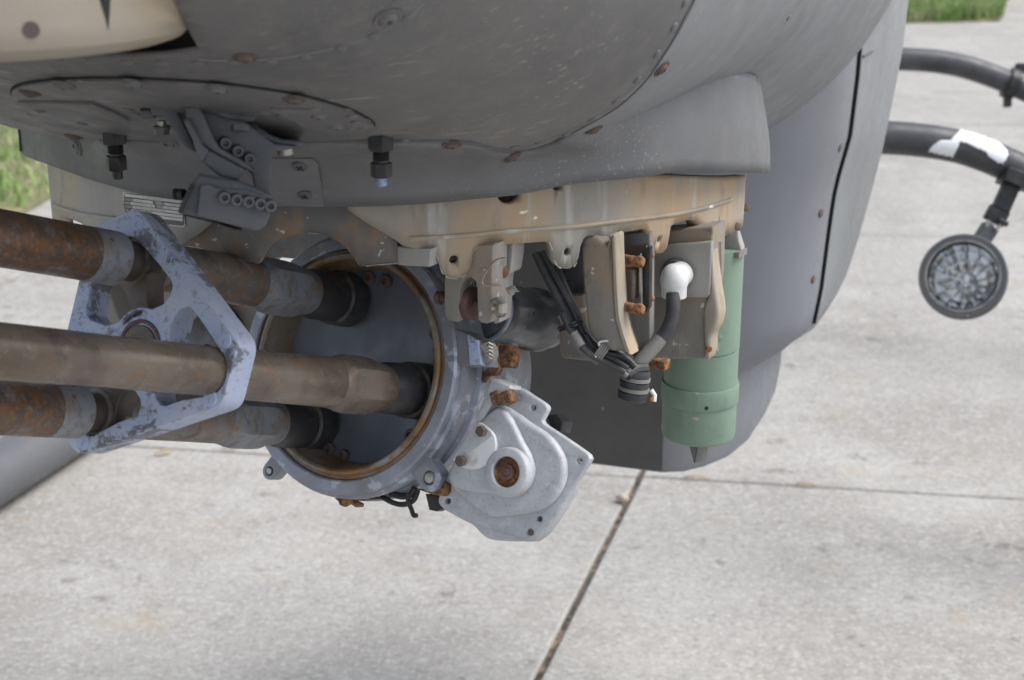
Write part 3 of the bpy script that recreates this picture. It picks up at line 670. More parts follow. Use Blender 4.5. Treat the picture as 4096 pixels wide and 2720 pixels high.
studs([(3360, 590)], S3, 'screw', fus, bvR, 1.0)
S4 = dome_mesh('side_screw', [(0, .0062), (.0009, .006), (.0016, .0045), (.0018, .001)], 16, 'rustdark')
studs([(3283, 852), (3253, 1117)], S4, 'screw', fus, bvR, 1.0)
# closing walls so the nose is a body, not a skin
MB().grid([[body_pt(.36, p) for p in ph_], [H(0, .36, 1.4)] * len(ph_)]).build('rear_bulkhead', 'grey', fus)
MB().grid([[H(-side_u(w), VE2 - .02, w), H(lerpk(KEm, w) - .02, VE2 - .02, w)] for w in (.80, 1.0, 1.2, 1.47)]).build('aft_bulkhead', 'grey', fus)
# stencilled marks near the upper edge of the side
for (x0, y0, x1, y1) in [(3448, 34, 3505, 8), (3450, 226, 3488, 206)]:
    pa = [hit(bvR, x0 + (x1 - x0) * t, y0 + (y1 - y0) * t) for t in (0, .5, 1)]
    if all(p[0] is not None for p in pa): MB().tube([p + n * .0008 for p, n in pa], .0018, 6).build('stencil_mark', 'dark', fus)

# ================================================================== SIGHT TURRET (upper left, close to the lens)
sight = empty('sight_turret', SGT + V3((0, 0, 1.36)), 'tan rounded sight turret at the nose, upper left corner', 'sight turret')
zb = onP(300, 224, SGT + V3((0, -.11, 0)), V3((0, 1, 0))).z
zb -= .007
prof = [(0, .02), (0, .075), (.001, .092), (.0035, .100), (.008, .105), (.014, .106), (.021, .104), (.044, .093), (.08, .076), (.12, .055), (.14, .035)]
MB().lathe(SGT + V3((0, 0, zb)), (0, 0, 1), prof, 64).build('housing', 'sand', sight)
vA = (pA - V3((TUR.x, TUR.y, 0))).dot(SV)
MB().grid([[body_pt(vA + .03, p) * .999 + V3((0, 0, .002)) for p in ph_], [H(0, vA + .03, 1.6)] * len(ph_)]).build('bay_bulkhead', 'void', fus)
def sight_pt(x, y):
    d = ray(x, y).normalized(); r = bvG.ray_cast(CAM, d); return r[0], (r[1] if r[0] is None or r[1].dot(d) < 0 else -r[1])
bvG = bvh_of([o for o in sight.children if o.name.startswith('housing')][0])
pa = [sight_pt(x, y) for x, y in [(396, -6), (440, -6), (438, 60), (432, 124), (418, 66)]]
if all(p[0] is not None for p in pa):
    k = len(pa); b_ = MB(); b_.add([p + n * .0004 for p, n in pa], [tuple(range(k))]); b_.build('slot', 'void', sight)
p, n = sight_pt(124, 120)
if p is not None: MB().lathe(p - n * .003, n, [(0, .0006), (0, .0045), (.0035, .0045), (.0035, .0006)], 16).build('plug', 'collar', sight)

# ================================================================== GUN TURRET CASTING
tur = empty('gun_turret', H(0, 0, .75), 'tan stained gun turret casting hanging under the nose', 'turret')
def az(p): return atan2(p.x - TUR.x, p.y - TUR.y)
def cyl(a, R, w): return V3((TUR.x + R * sin(a), TUR.y + R * cos(a), w))
def strip_wall(name, R, low, top, thick, m, extra=None, droop=0.0):
    pts = []
    for q in low:
        p = onC(q[0], q[1], R); a = az(p)
        if a < 0: a += 2 * pi
        pts.append((a, p.z))
    # azimuth measured from +Y; front of the turret is at pi, left of frame larger
    pts = sorted(pts, key=lambda t: -t[0])
    if extra: pts = extra[0] + pts + extra[1]
    fine = []
    for (a0, z0), (a1, z1) in zip(pts, pts[1:]):
        n = max(1, int(abs(a1 - a0) / radians(1.2)))
        for k in range(n): fine.append((a0 + (a1 - a0) * k / n, z0 + (z1 - z0) * k / n))
    fine.append(pts[-1])
    rows = []
    for f in (0, .25, .5, .75, .92, 1):
        aa, ab = fine[0][0], fine[-1][0]
        rows.append([cyl(a, R, z + (top - droop * max(0, (aa - a) / (aa - ab) - .3) - z) * f) for a, z in fine])
    o = MB().grid(rows).build(name, m, tur, angle=40, solid=thick, soff=1)
    # make sure the thickness goes inwards
    me = o.data; c = me.polygons[0]; w = wloc(o)
    nrm = c.normal; rad = (c.center + w) - V3((TUR.x, TUR.y, 0)); rad.z = 0
    o.modifiers['thickness'].offset = -1 if nrm.dot(rad) > 0 else 1
    return o
RT = .3635
low2 = [(1392, 838), (1430, 866), (1480, 900), (1530, 930), (1578, 957), (1614, 985), (1660, 994), (1716, 998), (1735, 1005), (1748, 1025), (1757, 1060), (1772, 1095), (1795, 1111), (1815, 1115), (1840, 1111), (1862, 1098), (1878, 1075), (1886, 1040), (1893, 1005), (1910, 988), (1950, 981), (2050, 975), (2180, 966), (2198, 972), (2208, 1000), (2216, 1040), (2232, 1066), (2255, 1075), (2278, 1074), (2300, 1061), (2314, 1030), (2322, 985), (2334, 955), (2350, 944), (2370, 943), (2392, 952), (2420, 990), (2432, 1010), (2440, 960), (2455, 937), (2480, 930), (2575, 915), (2588, 922), (2595, 950), (2600, 985), (2612, 1005), (2630, 1015), (2652, 1010), (2668, 990), (2676, 950), (2683, 905), (2700, 893), (2762, 878), (2780, 884), (2832, 964), (2840, 966), (2940, 925), (2970, 905), (2984, 880)]
wall2 = strip_wall('tan_wall', RT, low2, 1.24, .012, 'tan', droop=.10)
low1 = [(196, 892), (222, 902), (240, 905), (242, 862), (262, 866), (290, 878), (325, 893), (338, 906), (345, 938), (450, 958), (600, 968), (720, 982), (800, 990), (880, 1030), (1020, 1052), (1040, 1050), (1046, 1035), (1070, 1000), (1104, 967), (1150, 945), (1206, 934), (1260, 933), (1308, 944), (1350, 965), (1385, 993), (1415, 1030), (1438, 1064), (1500, 1060), (1590, 1053)]
wall1 = strip_wall('front_wall', RT - .012, low1, 1.24, .008, 'darkcast')
# left part of the same ring is paler: separate pale casting in front of the grey wall
low0 = [(192, 892), (222, 902), (240, 905), (242, 862), (262, 866), (290, 878), (325, 893), (338, 906), (345, 938), (450, 958), (560, 966), (640, 972), (720, 978), (762, 955), (800, 925), (850, 880), (880, 830)]
wall0 = strip_wall('pale_wall', RT, low0, 1.24, .010, 'palecast')
def bool_holes(o, lst, R):
    vs = []; 
    for x, y, r in lst:
        p = onC(x, y, R); n = V3((p.x - TUR.x, p.y - TUR.y, 0)).normalized()
        c = MB().lathe(p - n * .03, n, [(0, r), (.06, r)], 20).build('cutter', 'void')
        b = o.modifiers.new('hole', 'BOOLEAN'); b.operation = 'DIFFERENCE'; b.object = c; b.solver = 'EXACT'; vs.append(c)
    dg = bpy.context.evaluated_depsgraph_get(); dg.update()
    me = bpy.data.meshes.new_from_object(o.evaluated_get(dg)); o.modifiers.clear(); old = o.data; o.data = me; bpy.data.meshes.remove(old)
    for c in vs: bpy.data.objects.remove(c)
def worn(low, R, parent, name, seed, prob, r=.0010):
    rnd = random.Random(seed)
    pts = [onC(q.x, q.y, R + .0003) for q in cr(low, 4, closed=False)]
    i = 0
    while i < len(pts) - 3:
        n = rnd.randint(2, 6)
        if rnd.random() < prob and i + n < len(pts):
            k = n + 1; MB().tube(pts[i:i + k], [r * rnd.uniform(.35, 1.1) for _ in range(k)], 5).build(name, 'palecast', parent)
        i += n
bool_holes(wall2, [(1815, 1040, .0040), (2270, 1008, .0036), (2637, 958, .0030), (2877, 892, .0016), (2035, 766, .0108), (2230, 742, .0048)], RT)
worn(low2[8:], RT, wall2, 'worn_edge', 5, .34, .0008)
worn(low1[14:], RT - .012, wall1, 'worn_edge', 8, .4, .0006)
# raised rib along the tan wall, and on the pale wall
def on_wall(pxs, R, r, m, name, parent, n=5):
    pts = [onC(q.x, q.y, R) for q in cr(pxs, n, closed=False)]
    return MB().tube(pts, r, 8).build(name, m, parent)
on_wall([(1640, 955), (1780, 947), (1900, 938), (2056, 923), (2300, 905), (2471, 885), (2708, 855), (2850, 822), (2925, 798)], RT, .0022, 'tan', 'rib', wall2)
on_wall([(212, 815), (250, 835), (330, 855), (430, 870), (560, 882)], RT, .002, 'palecast', 'rib', wall0)
# inner drum and roof so the inside is dark and closed
MB().lathe(V3((TUR.x, TUR.y, 1.235)), (0, 0, 1), [(0, .02), (0, .335), (.006, .335), (.006, .02)], 64).build('turret_roof', 'greycast', tur)
MB().lathe(V3((TUR.x, TUR.y, 1.185)), (0, 0, 1), [(0, .215), (0, .30), (.05, .30), (.05, .215), (0, .215)], 64, caps=False).build('bearing_drum', 'gunmetal', tur)
plate('saddle_beam', [(820, 880), (1800, 880), (1800, 1010), (1600, 1080), (1420, 1100), (1220, 1040), (1100, 1030), (1000, 1120), (820, 1120)], P(1300, 980, 1.60), GH, .02, 'gunmetal', tur, bevel=.002)
# wedge block closing the tan wall against the front wall
n0 = -GH
plate('end_block', [(1585, 985), (1640, 992), (1722, 997), (1716, 1068), (1600, 1062), (1586, 1056)], onC(1650, 1020, RT - .004), GH, .03, 'palecast', tur)
# ---- data plate on the pale wall
RP = RT + .0004
cTL, cTR, cBL, cBR = (490, 766), (733, 796), (499, 880), (741, 909)
def tagpt(s, t, off):
    x = (cTL[0] * (1 - s) + cTR[0] * s) * (1 - t) + (cBL[0] * (1 - s) + cBR[0] * s) * t
    y = (cTL[1] * (1 - s) + cTR[1] * s) * (1 - t) + (cBL[1] * (1 - s) + cBR[1] * s) * t
    return onC(x, y, RP + off)
def tagrect(s0, t0, s1, t1, off, m, name, parent, n=10):
    rows = [[tagpt(s0 + (s1 - s0) * k / n, t, off) for k in range(n + 1)] for t in (t0, t1)]
    return MB().grid(rows).build(name, m, parent, smooth=False)
dplate = None
def rrect(r, n=5):
    out = []
    for cx_, cy_, a0 in ((1 - r, r * 2, -pi / 2), (1 - r, 1 - r * 2, 0), (r, 1 - r * 2, pi / 2), (r, r * 2, pi)):
        for k in range(n + 1):
            a = a0 + pi / 2 * k / n; out.append((cx_ + r * cos(a), cy_ + 2 * r * sin(a)))
    return out
def tagpoly(pts, off, m, name, parent, inset=0):
    # fan of thin strips so that it follows the curve
    cs = [tagpt(.5 + (s - .5) * (1 - inset), .5 + (t - .5) * (1 - inset * 2), off) for s, t in pts]
    c = [tagpt(s, .5, off) for s, t in pts]
    return MB().grid([cs, c], close=True).build(name, m, parent, smooth=False)
dplate = tagpoly(rrect(.045), .0007, 'tag', 'data_plate', tur); tag(dplate, 'white and grey printed data plate')
tagpoly(rrect(.045), .0009, 'tagdark', 'plate_field', dplate, inset=.03)
cells = [(.03, .06, .985, .165), (.17, .21, .49, .305), (.68, .21, .97, .305), (.115, .335, .52, .43), (.66, .335, .97, .43), (.15, .46, .97, .555), (.12, .585, .35, .68), (.465, .585, .965, .68), (.195, .705, .965, .80)]
for c in cells: tagrect(*c, .0011, 'tag', 'cell', dplate)
def tagtext(s, t, h, txt, m, stretch=1.0):
    cu = bpy.data.curves.new('lettering', 'FONT'); cu.body = txt; cu.size = 1.0; cu.resolution_u = 2
    o = bpy.data.objects.new('lettering', cu); COL.objects.link(o)
    dg = bpy.context.evaluated_depsgraph_get(); me = bpy.data.meshes.new_from_object(o.evaluated_get(dg))
    COL.objects.unlink(o); bpy.data.objects.remove(o)
    k = h / .7
    vs = [tagpt(s + v.co.x * k * .5 * stretch, t - v.co.y * k, .0013) for v in me.vertices]
    r = obj_from('lettering', vs, [tuple(p.vertices) for p in me.polygons], m, dplate, smooth=False); return r
for s, t, txt in [(.025, .30, 'CONTR PN'), (.55, .30, 'MFR PN'), (.025, .425, 'MFR'), (.55, .425, 'SER NO'), (.025, .55, 'CONTR'), (.025, .675, 'CR'), (.385, .675, 'NSN'), (.025, .795, 'CONTR NO'), (.44, .92, 'U S')]:
    tagtext(s, t, .075, txt, 'tag', .78)
for s, t, txt in [(.33, .155, 'TURRET ASSEMBLY'), (.19, .292, '209 961 304'), (.74, .292, '11830962'), (.15, .418, 'GENERAL ELEC CO'), (.72, .418, '2201'), (.19, .543, 'BELL HELICOPTER TEXTRON')]:
    tagtext(s, t, .06, txt, 'ink', .9)

# ---- clevis with maroon roller
zc = 1.286
pc = P(1880, 1150, zc)
plate('clevis', [(1790, 985), (1972, 980), (1968, 1110), (1966, 1270), (1962, 1290), (1945, 1296), (1925, 1292), (1910, 1280), (1907, 1150), (1900, 1125), (1880, 1109), (1862, 1113), (1846, 1135), (1838, 1170), (1836, 1285), (1826, 1291), (1800, 1285), (1782, 1270), (1776, 1250), (1776, 1120)],
      pc, GH, .024, 'taupe', tur, bevel=.0016)
GX = GH.cross(ZZ).normalized()
rc = onP(1874, 1212, pc + GH * .015, GH)
roller = MB().lathe(rc - GX * .0088, GX, [(.0006, .0130), (.0012, .0140), (.004, .0148), (.0126, .0148), (.0155, .0140), (.016, .0130)], 32).build('roller', 'maroon', tur)
MB().lathe(rc - GX * .034, GX, [(0, .004), (.001, .006), (.006, .006), (.006, .004), (.062, .004), (.062, .007), (.070, .007), (.071, .004)], 16).build('pin', 'rustdark', tur)
# second lug plate right of the clevis, with safety-wired bolt
p2 = P(1995, 1090, 1.302)
plate('lug_plate', [(1975, 978), (2052, 972), (2048, 1030), (2040, 1085), (2034, 1096), (2012, 1096), (2006, 1130), (1998, 1290), (1980, 1296), (1972, 1290)], p2, (GH * .5 + GX * -.86).normalized() if False else GH, .02, 'palecast', tur, bevel=.0012)
nutm = MB().lathe(onP(2008, 1222, P(2008, 1222, 1.277), GH), -GX * .35 - GH, [(0, .007), (.0, .0088), (.006, .0088), (.008, .0065), (.008, .003), (.013, .0028), (.013, .0005)], 6)
nutm.build('nut', 'steel', tur)
MB().lathe(P(2012, 1085, 1.29), -GH, [(0, .006), (.004, .006), (.005, .004), (.006, .001)], 10).build('bolt_head', 'rust', tur)
wire = cr([(2023, 1030), (1985, 1040), (1950, 1080), (1932, 1110), (1930, 1135), (1950, 1140), (1990, 1136), (2030, 1150), (2062, 1168)], 5, closed=False)
MB().tube([P(q.x, q.y, 1.264) for q in wire], .0007, 6).build('safety_wire', 'steel', tur)
MB().tube([P(1905, 1142, 1.272), P(1960, 1143, 1.266), P(2010, 1142, 1.264), P(2050, 1160, 1.264)], .0006, 6).build('safety_wire', 'steel', tur)
for dy in (-8, 0, 8):
    MB().tube([P(2025, 1158 + dy * .4, 1.263), P(2045, 1155 + dy, 1.261), P(2068 + dy, 1157 + dy, 1.259)], .0008, 6).build('safety_wire', 'steel', tur)
MB().lathe(P(2040, 1160, 1.264), GX, [(0, .001), (.0, .0042), (.003, .0042), (.003, .001)], 12).build('wire_knot', 'steel', tur)
# ---- dark motor drum lying along the gun
mo = P(1930, 1238, 1.375)
MB().lathe(mo, G, [(0, .012), (0, .0255), (.0015, .0275), (.004, .0275), (.005, .0255), (.008, .0255), (.009, .0285), (.02, .029), (.024, .0275), (.09, .0285), (.094, .031), (.104, .031), (.105, .026), (.125, .026), (.125, .01)], 48).build('motor_drum', 'gunmetal', tur)
MB().lathe(mo - G * .002, G, [(0, .0285), (0, .0305), (.006, .0305), (.006, .0285), (0, .0285)], 48, caps=False).build('clamp_band', 'bluering', tur)
# ---- hanging arm
pa_ = P(2390, 1150, 1.322)
arm = plate('hanging_arm', [(2325, 985), (2334, 955), (2350, 944), (2375, 944), (2400, 960), (2425, 985), (2438, 940), (2448, 945), (2450, 1100), (2455, 1180), (2465, 1280), (2480, 1340), (2510, 1400), (2512, 1412), (2450, 1405), (2420, 1395), (2385, 1370), (2360, 1335), (2348, 1300), (2340, 1200), (2330, 1100)],
      pa_, GH, .016, 'taupe', tur, bevel=.003)
plate('arm_edge', [(2442, 945), (2452, 938), (2461, 945), (2464, 1040), (2468, 1180), (2476, 1280), (2496, 1350), (2522, 1422), (2508, 1418), (2478, 1330), (2462, 1260), (2451, 1100)], pa_ - GH * .003, GH, .018, 'tan', tur, bevel=.003)
plate('rear_web', [(2240, 1180), (2330, 1180), (2350, 1300), (2400, 1380), (2530, 1440), (2400, 1450), (2262, 1436), (2245, 1425), (2236, 1400)], pa_ + GH * .05, GH, .01, 'taupe', tur, bevel=.002)
plate('dark_web', [(2460, 940), (2600, 925), (2600, 1440), (2520, 1430), (2480, 1300)], pa_ + GH * .06, GH, .01, 'greycast', tur, bevel=.002)
plate('dark_web', [(2180, 985), (2330, 970), (2340, 1190), (2230, 1210), (2190, 1100)], pa_ + GH * .07, GH, .01, 'gunmetal', tur, bevel=.002)
plate('rust_plate', [(2430, 970), (2440, 1000), (2580, 985), (2582, 1020), (2500, 1035), (2505, 985)], pa_ + GH * .05, GH, .006, 'rustdark', tur)
# rusty pins, pad and black strap
for y, mm in ((1033, 'rust'), (1222, 'rust')):
    c = P(2475, y, 1.329)
    MB().lathe(c, GX, [(0, .0045), (.0185, .0045), (.0185, .0052), (.022, .0052), (.0245, .004), (.025, .001)], 16).build('pin', mm, tur)
MB().box(P(2512, 1128, 1.336), GX * .0095, ZZ * .0145, GH * .008).build('friction_pad', 'rustdark', tur, bevel=.002)
MB().prism([onP(x, y, P(2558, 1130, 1.326), GH) for x, y in [(2553, 1020), (2562, 1015), (2566, 1240), (2555, 1240)]], GH * .004).build('strap_edge', 'steel', tur, bevel=.0006)
plate('black_strap', [(2562, 1012), (2592, 985), (2600, 990), (2596, 1230), (2585, 1250), (2565, 1245)], P(2580, 1120, 1.328), GH, .006, 'black', tur)
for y in (1190, 1018): MB().lathe(P(2604, y, 1.344), -GH, [(0, .0042), (.004, .0042), (.005, .003), (.005, .0006)], 8).build('bolt_head', 'rust', tur)
# ---- gearbox housing with round boss
pg = P(2700, 1200, 1.422)
plate('gearbox_plate', [(2588, 930), (2850, 905), (2845, 1100), (2836, 1185), (2822, 1215), (2818, 1300), (2820, 1380), (2824, 1436), (2700, 1436), (2560, 1440), (2545, 1430), (2586, 1405), (2590, 1200)], pg, GH, .03, 'taupe', tur, bevel=.002)
plate('upper_plate', [(2598, 985), (2846, 965), (2842, 1100), (2836, 1180), (2824, 1192), (2600, 1188)], pg - GH * .006, GH, .006, 'palecast', tur, bevel=.0018)
plate('bulged_cover', cr([(2835, 968), (2846, 1060), (2858, 1150), (2868, 1210), (2872, 1260), (2862, 1310), (2842, 1350), (2836, 1420), (2824, 1442), (2816, 1390), (2812, 1300), (2814, 1225), (2832, 1180), (2836, 1090)], 4), pg - GH * .004, GH, .02, 'tan', tur, bevel=.0035, bres=3)
for x, y in ((2826, 1222), (2836, 1395)):
    MB().lathe(P(x, y, 1.41), -GH + GX * .5, [(0, .0032), (.002, .003), (.0026, .0015), (.0026, .0004)], 10).build('screw', 'rust', tur)
plate('lower_bracket', [(2842, 975), (2945, 930), (2962, 985), (2966, 1012), (2952, 1030), (2842, 1026)], P(2900, 980, 1.475), GH, .01, 'palecast', tur, bevel=.002)
plate('bracket_lip', [(2840, 1015), (2958, 1008), (2956, 1034), (2842, 1032)], P(2900, 1020, 1.468), GH, .02, 'greycast', tur, bevel=.0012)
plate('bracket_tab', [(2905, 945), (2950, 925), (2960, 1000), (2908, 1000)], P(2930, 960, 1.470), GH, .004, 'palecast', tur, bevel=.0006)
for x, y in ((2944, 905), (2982, 830)): MB().lathe(onC(x, y, RT), V3((.6, -.8, 0)), [(0, .004), (.003, .004), (.004, .001)], 10).build('bolt_head', 'rustdark', tur)
# left side mirror arm seen between the barrels
plate('left_arm', [(335, 1110), (420, 1105), (440, 1180), (470, 1260), (500, 1330), (430, 1330), (390, 1280), (355, 1200)], P(410, 1210, 1.62), GH, .03, 'greycast', tur, bevel=.003)
plate('left_arm', [(420, 1105), (520, 1100), (540, 1250), (470, 1300), (445, 1190)], P(460, 1200, 1.66), GH, .03, 'black', tur, bevel=.003)
plate('left_web', [(620, 1000), (800, 1000), (780, 1250), (640, 1260)], P(700, 1120, 1.68), GH, .02, 'palecast', tur, bevel=.003)

fd = P(770, 1320, 1.66)
MB().lathe(fd, G, [(0, .01), (0, .026), (.003, .030), (.02, .030), (.022, .034), (.10, .034), (.10, .01)], 40).build('feeder_drum', 'gunmetal', tur)
plate('feeder_housing', [(600, 1150), (1040, 1150), (1060, 1500), (900, 1560), (760, 1480), (640, 1330)], fd + GH * .05, GH, .06, 'greycast', tur, bevel=.006)
# ================================================================== GREEN MOTOR CANISTER
gb = P(2792, 1737, 1.555)
green = empty('motor_canister', gb, 'sage green cylindrical canister hanging beside the tan turret', 'canister')
r_ = 150 / 6000 * 1.52
zt = P(2792, 1010, 1.46).z; zbm = gb.z; hh = zt - zbm
gc = V3((gb.x, gb.y, zbm))
MB().lathe(gc, ZZ, [(0, r_ * .3), (0, r_ * .93), (.002, r_ * .985), (.005, r_), (.042, r_)], 64).build('lower_cap', 'green', green)
MB().lathe(gc, ZZ, [(.040, r_ * .9), (.040, r_ * 1.035), (.0415, r_ * 1.045), (.0575, r_ * 1.045), (.060, r_ * 1.03), (.060, r_ * .9)], 64).build('clamp_ring', 'green', green)
MB().lathe(gc, ZZ, [(.058, r_ * .99), (.096, r_ * .99), (.0964, r_ * .97), (.0978, r_ * .97), (.0982, r_), (hh, r_), (hh, .01)], 64, caps=False).build('body', 'green', green)
MB().prism([onP(x, y, gc + V3((0, -r_ * .75, 0)), V3((0, 1, 0))) for x, y in [(2757, 1782), (2790, 1786), (2780, 1852), (2776, 1852)]], (0, .004, 0)).build('tab', 'dark', green)
MB().prism([onP(x, y, gc + V3((0, -r_ * .75, 0)), V3((0, 1, 0))) for x, y in [(2788, 1784), (2818, 1780), (2812, 1846), (2778, 1852)]], (0.004, .002, 0)).build('tab', 'greycast', green)
bvC = bvh_of(*[o for o in green.children if o.name.split('.')[0] in ('lower_cap', 'clamp_ring', 'body')])
SG = dome_mesh('green_screw', [(0, .0028), (.0005, .0026), (.0008, .001)], 12, 'green')
SGd = dome_mesh('drain_hole', [(0, .0022), (.0003, .0018), (.0003, .0005)], 12, 'void')
for x, y in ((2880, 1165), (2880, 1352)):
    p, n = hit(bvC, x, y)
    if p is not None: stud('screw', SG, p, n, green)
p, n = hit(bvC, 2826, 1633)
if p is not None: stud('drain_hole', SGd, p, n, green)

# ================================================================== ELBOW FITTING, HOSE, CABLES
ell = empty('hose_elbow', P(2700, 1110, 1.402), 'white plastic elbow with black hose on the gearbox', 'hose fitting')
ec = P(2700, 1108, 1.387)
MB().lathe(P(2712, 1098, 1.407) , -GH, [(0, .001), (0, .0165), (.003, .0165), (.004, .015), (.0075, .015), (.0075, .001)], 32).build('collar', 'sleeve', ell)
eR = .0130
MB().lathe(ec - GH * .001 + V3((0, 0, -.0190)), ZZ, [(0, .006), (0, .0112), (.0008, .0118), (.010, .0119), (.0125, .0126), (.0150, eR), (.0190, eR), (.0235, .0121), (.0275, .0098), (.0302, .0068), (.0315, .0035), (.0318, .0004)], 32).build('elbow_body', 'white', ell)
MB().lathe(ec + GH * .014, -GH, [(0, .0118), (.012, .0122), (.016, .0115), (.0175, .009), (.0178, .001)], 28).build('elbow_knob', 'white', ell)
hz = cr([(2692, 1170), (2693, 1215), (2690, 1260), (2676, 1305), (2652, 1345), (2625, 1372)], 5, closed=False)
MB().tube([P(q.x, q.y, 1.384) for q in hz], .0068, 16).build('hose', 'rubber', ell)
hz = [(2642, 1350), (2618, 1380), (2580, 1425), (2552, 1458)]
MB().tube([P(x, y, 1.382) for x, y in hz], [.0072, .0074, .0071, .0068], 16).build('hose_sleeve', 'sleeve', ell)
cab = empty('cable_bundle', P(2350, 1350, 1.348), 'bundle of black cables tied beside the hanging arm', 'cable')
cabs = [
    ([(2140, 1010), (2175, 1085), (2225, 1180), (2270, 1270), (2310, 1345), (2370, 1405), (2440, 1432), (2510, 1475)], .0034, 'rubber', 1.343),
    ([(2165, 1005), (2205, 1080), (2250, 1165), (2292, 1245), (2330, 1330), (2390, 1395), (2460, 1420), (2525, 1460)], .0034, 'rubber', 1.350),
    ([(2190, 1010), (2235, 1090), (2275, 1180), (2310, 1260), (2345, 1335), (2400, 1385), (2470, 1408), (2530, 1450)], .0030, 'black', 1.358),
    ([(2240, 1260), (2262, 1305), (2300, 1370), (2345, 1415), (2400, 1440), (2470, 1475), (2510, 1505)], .0026, 'sleeve', 1.338),
    ([(2250, 1250), (2275, 1310), (2320, 1380), (2365, 1420), (2430, 1455), (2500, 1490)], .0030, 'rubber', 1.334),
    ([(2340, 1340), (2375, 1390), (2430, 1412), (2500, 1432), (2540, 1470)], .0036, 'black', 1.344)]
for pxs, r, mm, z in cabs:
    MB().tube([P(q.x, q.y, z) for q in cr(pxs, 5, closed=False)], r, 10).build('cable', mm, cab)
MB().tube([P(2293, 1330, 1.332), P(2325, 1385, 1.330)], .0042, 12).build('sleeve', 'sleeve', cab)
def tie(x, y, ang, rx, m, z, parent, r=.0011, ry=.0065):
    c = P(x, y, z); d = RGT * cos(ang) - UPV * sin(ang); e = FWD
    pts = [c + d * rx * cos(2 * pi * k / 20) + e * ry * sin(2 * pi * k / 20) for k in range(21)]
    return MB().tube(pts, r, 6).build('cable_tie', m, parent)
for q in ((2278, 1298, -.35), (2284, 1308, -.35)): tie(q[0], q[1], q[2], .0105, 'black', 1.344, cab, .0014, .012)
for k in range(4): tie(2392 + k * 8, 1398 + k * 5, 2.2, .0115, 'sleeve', 1.342, cab, .0012, .012)
MB().tube([P(q.x, q.y, 1.332) for q in cr([(2382, 1430), (2402, 1395), (2395, 1375), (2410, 1365), (2450, 1362)], 4, closed=False)], .0012, 6).build('cable_tie', 'white', cab)
plate('clamp_tab', [(2400, 1366), (2452, 1360), (2450, 1388), (2420, 1394)], P(2425, 1375, 1.346), GH, .003, 'rust', cab)
con = empty('cable_connector', P(2540, 1540, 1.45), 'ringed dark connector plug below the cable bundle', 'connector')
cdn = V3((-.12, -.1, -1)).normalized()
MB().lathe(P(2545, 1478, 1.378), cdn, [(0, .004), (0, .0125), (.003, .0135), (.006, .0135), (.007, .0118), (.010, .0118), (.011, .0138), (.016, .0138), (.017, .0124), (.020, .0124), (.021, .0142), (.027, .0142), (.029, .012), (.029, .004)], 28).build('shell', 'rubber', con)
MB().lathe(P(2548, 1478, 1.378) + cdn * .0065, cdn, [(0, .0120), (0, .0137), (.0035, .0137), (.0035, .012), (0, .012)], 28, caps=False).build('coupling_ring', 'sleeve', con)
MB().lathe(P(2548, 1478, 1.378) + cdn * .0165, cdn, [(0, .0124), (0, .0141), (.0035, .0141), (.0035, .0124), (0, .0124)], 28, caps=False).build('coupling_ring', 'sleeve', con)
MB().tube([P(2505, 1500, 1.366), P(2540, 1478, 1.372), P(2585, 1475, 1.378)], .0055, 10).build('cable_boot', 'rubber', con)
MB().tube([P(2604, 1560, 1.378), P(2618, 1580, 1.378), P(2616, 1606, 1.378)], .0022, 8).build('bonding_lug', 'white', con)
MB().tube([P(2602, 1590, 1.377), P(2606, 1605, 1.377)], .0024, 8).build('lug_screw', 'rust', con)
MB().box(P(2632, 1452, 1.388), GX * .010, ZZ * .0045, GH * .006).build('rust_block', 'rust', con, bevel=.001)

# ================================================================== GUN
gun = empty('rotary_cannon', C0 - ZZ * .15, 'three-barrelled rotary cannon with rusty barrels pointing left', 'gun')
# ring housing
MB().lathe(C0, G, [(.06, .088), (.03, .0925), (.012, .0945), (.004, .097), (-.003, .0985), (-.0045, .1005), (-.0045, .1030), (-.002, .1045), (.001, .1045), (.0015, .1075), (.008, .1075), (.06, .107), (.06, .088)], 96, caps=False).build('inner_ring', 'liner', gun, angle=30)
MB().lathe(C0, G, [(.002, .1078), (-.002, .1085), (-.003, .1100), (-.003, .1195), (-.001, .1215), (.004, .1225), (.006, .1225), (.007, .1255), (.013, .1262), (.015, .124), (.030, .124), (.032, .128), (.046, .128), (.048, .121), (.10, .118), (.16, .108), (.20, .085), (.20, .05)], 112, caps=False).build('clamp_ring', 'bluering', gun, angle=30)
TB = .034
backp = MB().lathe(C0 + G * TB, G, [(.010, .001), (.010, .035), (.007, .062), (0, .086), (-.002, .093), (.004, .096), (.016, .096), (.016, .001)], 72).build('backplate', 'bluesteel', gun)
cs = [GP(1392, 1228, TB), GP(1700, 1542, TB), GP(1238, 1690, TB)]
cc = sum(cs, V3((0, 0, 0))) / 3
ctr = C0 + G * TB + E1 * (cc - C0).dot(E1) + E2 * (cc - C0).dot(E2)
rb = sum((c - cc).length for c in cs) / 3
a0 = sum(((atan2((c - cc).dot(E2), (c - cc).dot(E1)) + 2 * pi * k / 3 + pi) % (2 * pi)) - pi for k, c in enumerate(cs)) / 3
angs = [a0, a0 - 2 * pi / 3, a0 + 2 * pi / 3 if False else a0 - 4 * pi / 3]
print('barrel circle', rb, [math.degrees(a) for a in angs], 'centre offset', (cc - C0).dot(E1), (cc - C0).dot(E2))
axes = [cc + (E1 * cos(a) + E2 * sin(a)) * rb for a in angs]      # barrel 0 upper, 1 right, 2 lower left
def hexfun(rin):
    def f(t, rad, a):
        k = (a + pi / 6) % (pi / 3) - pi / 6
        return min(rad, rin / cos(k))
    return f
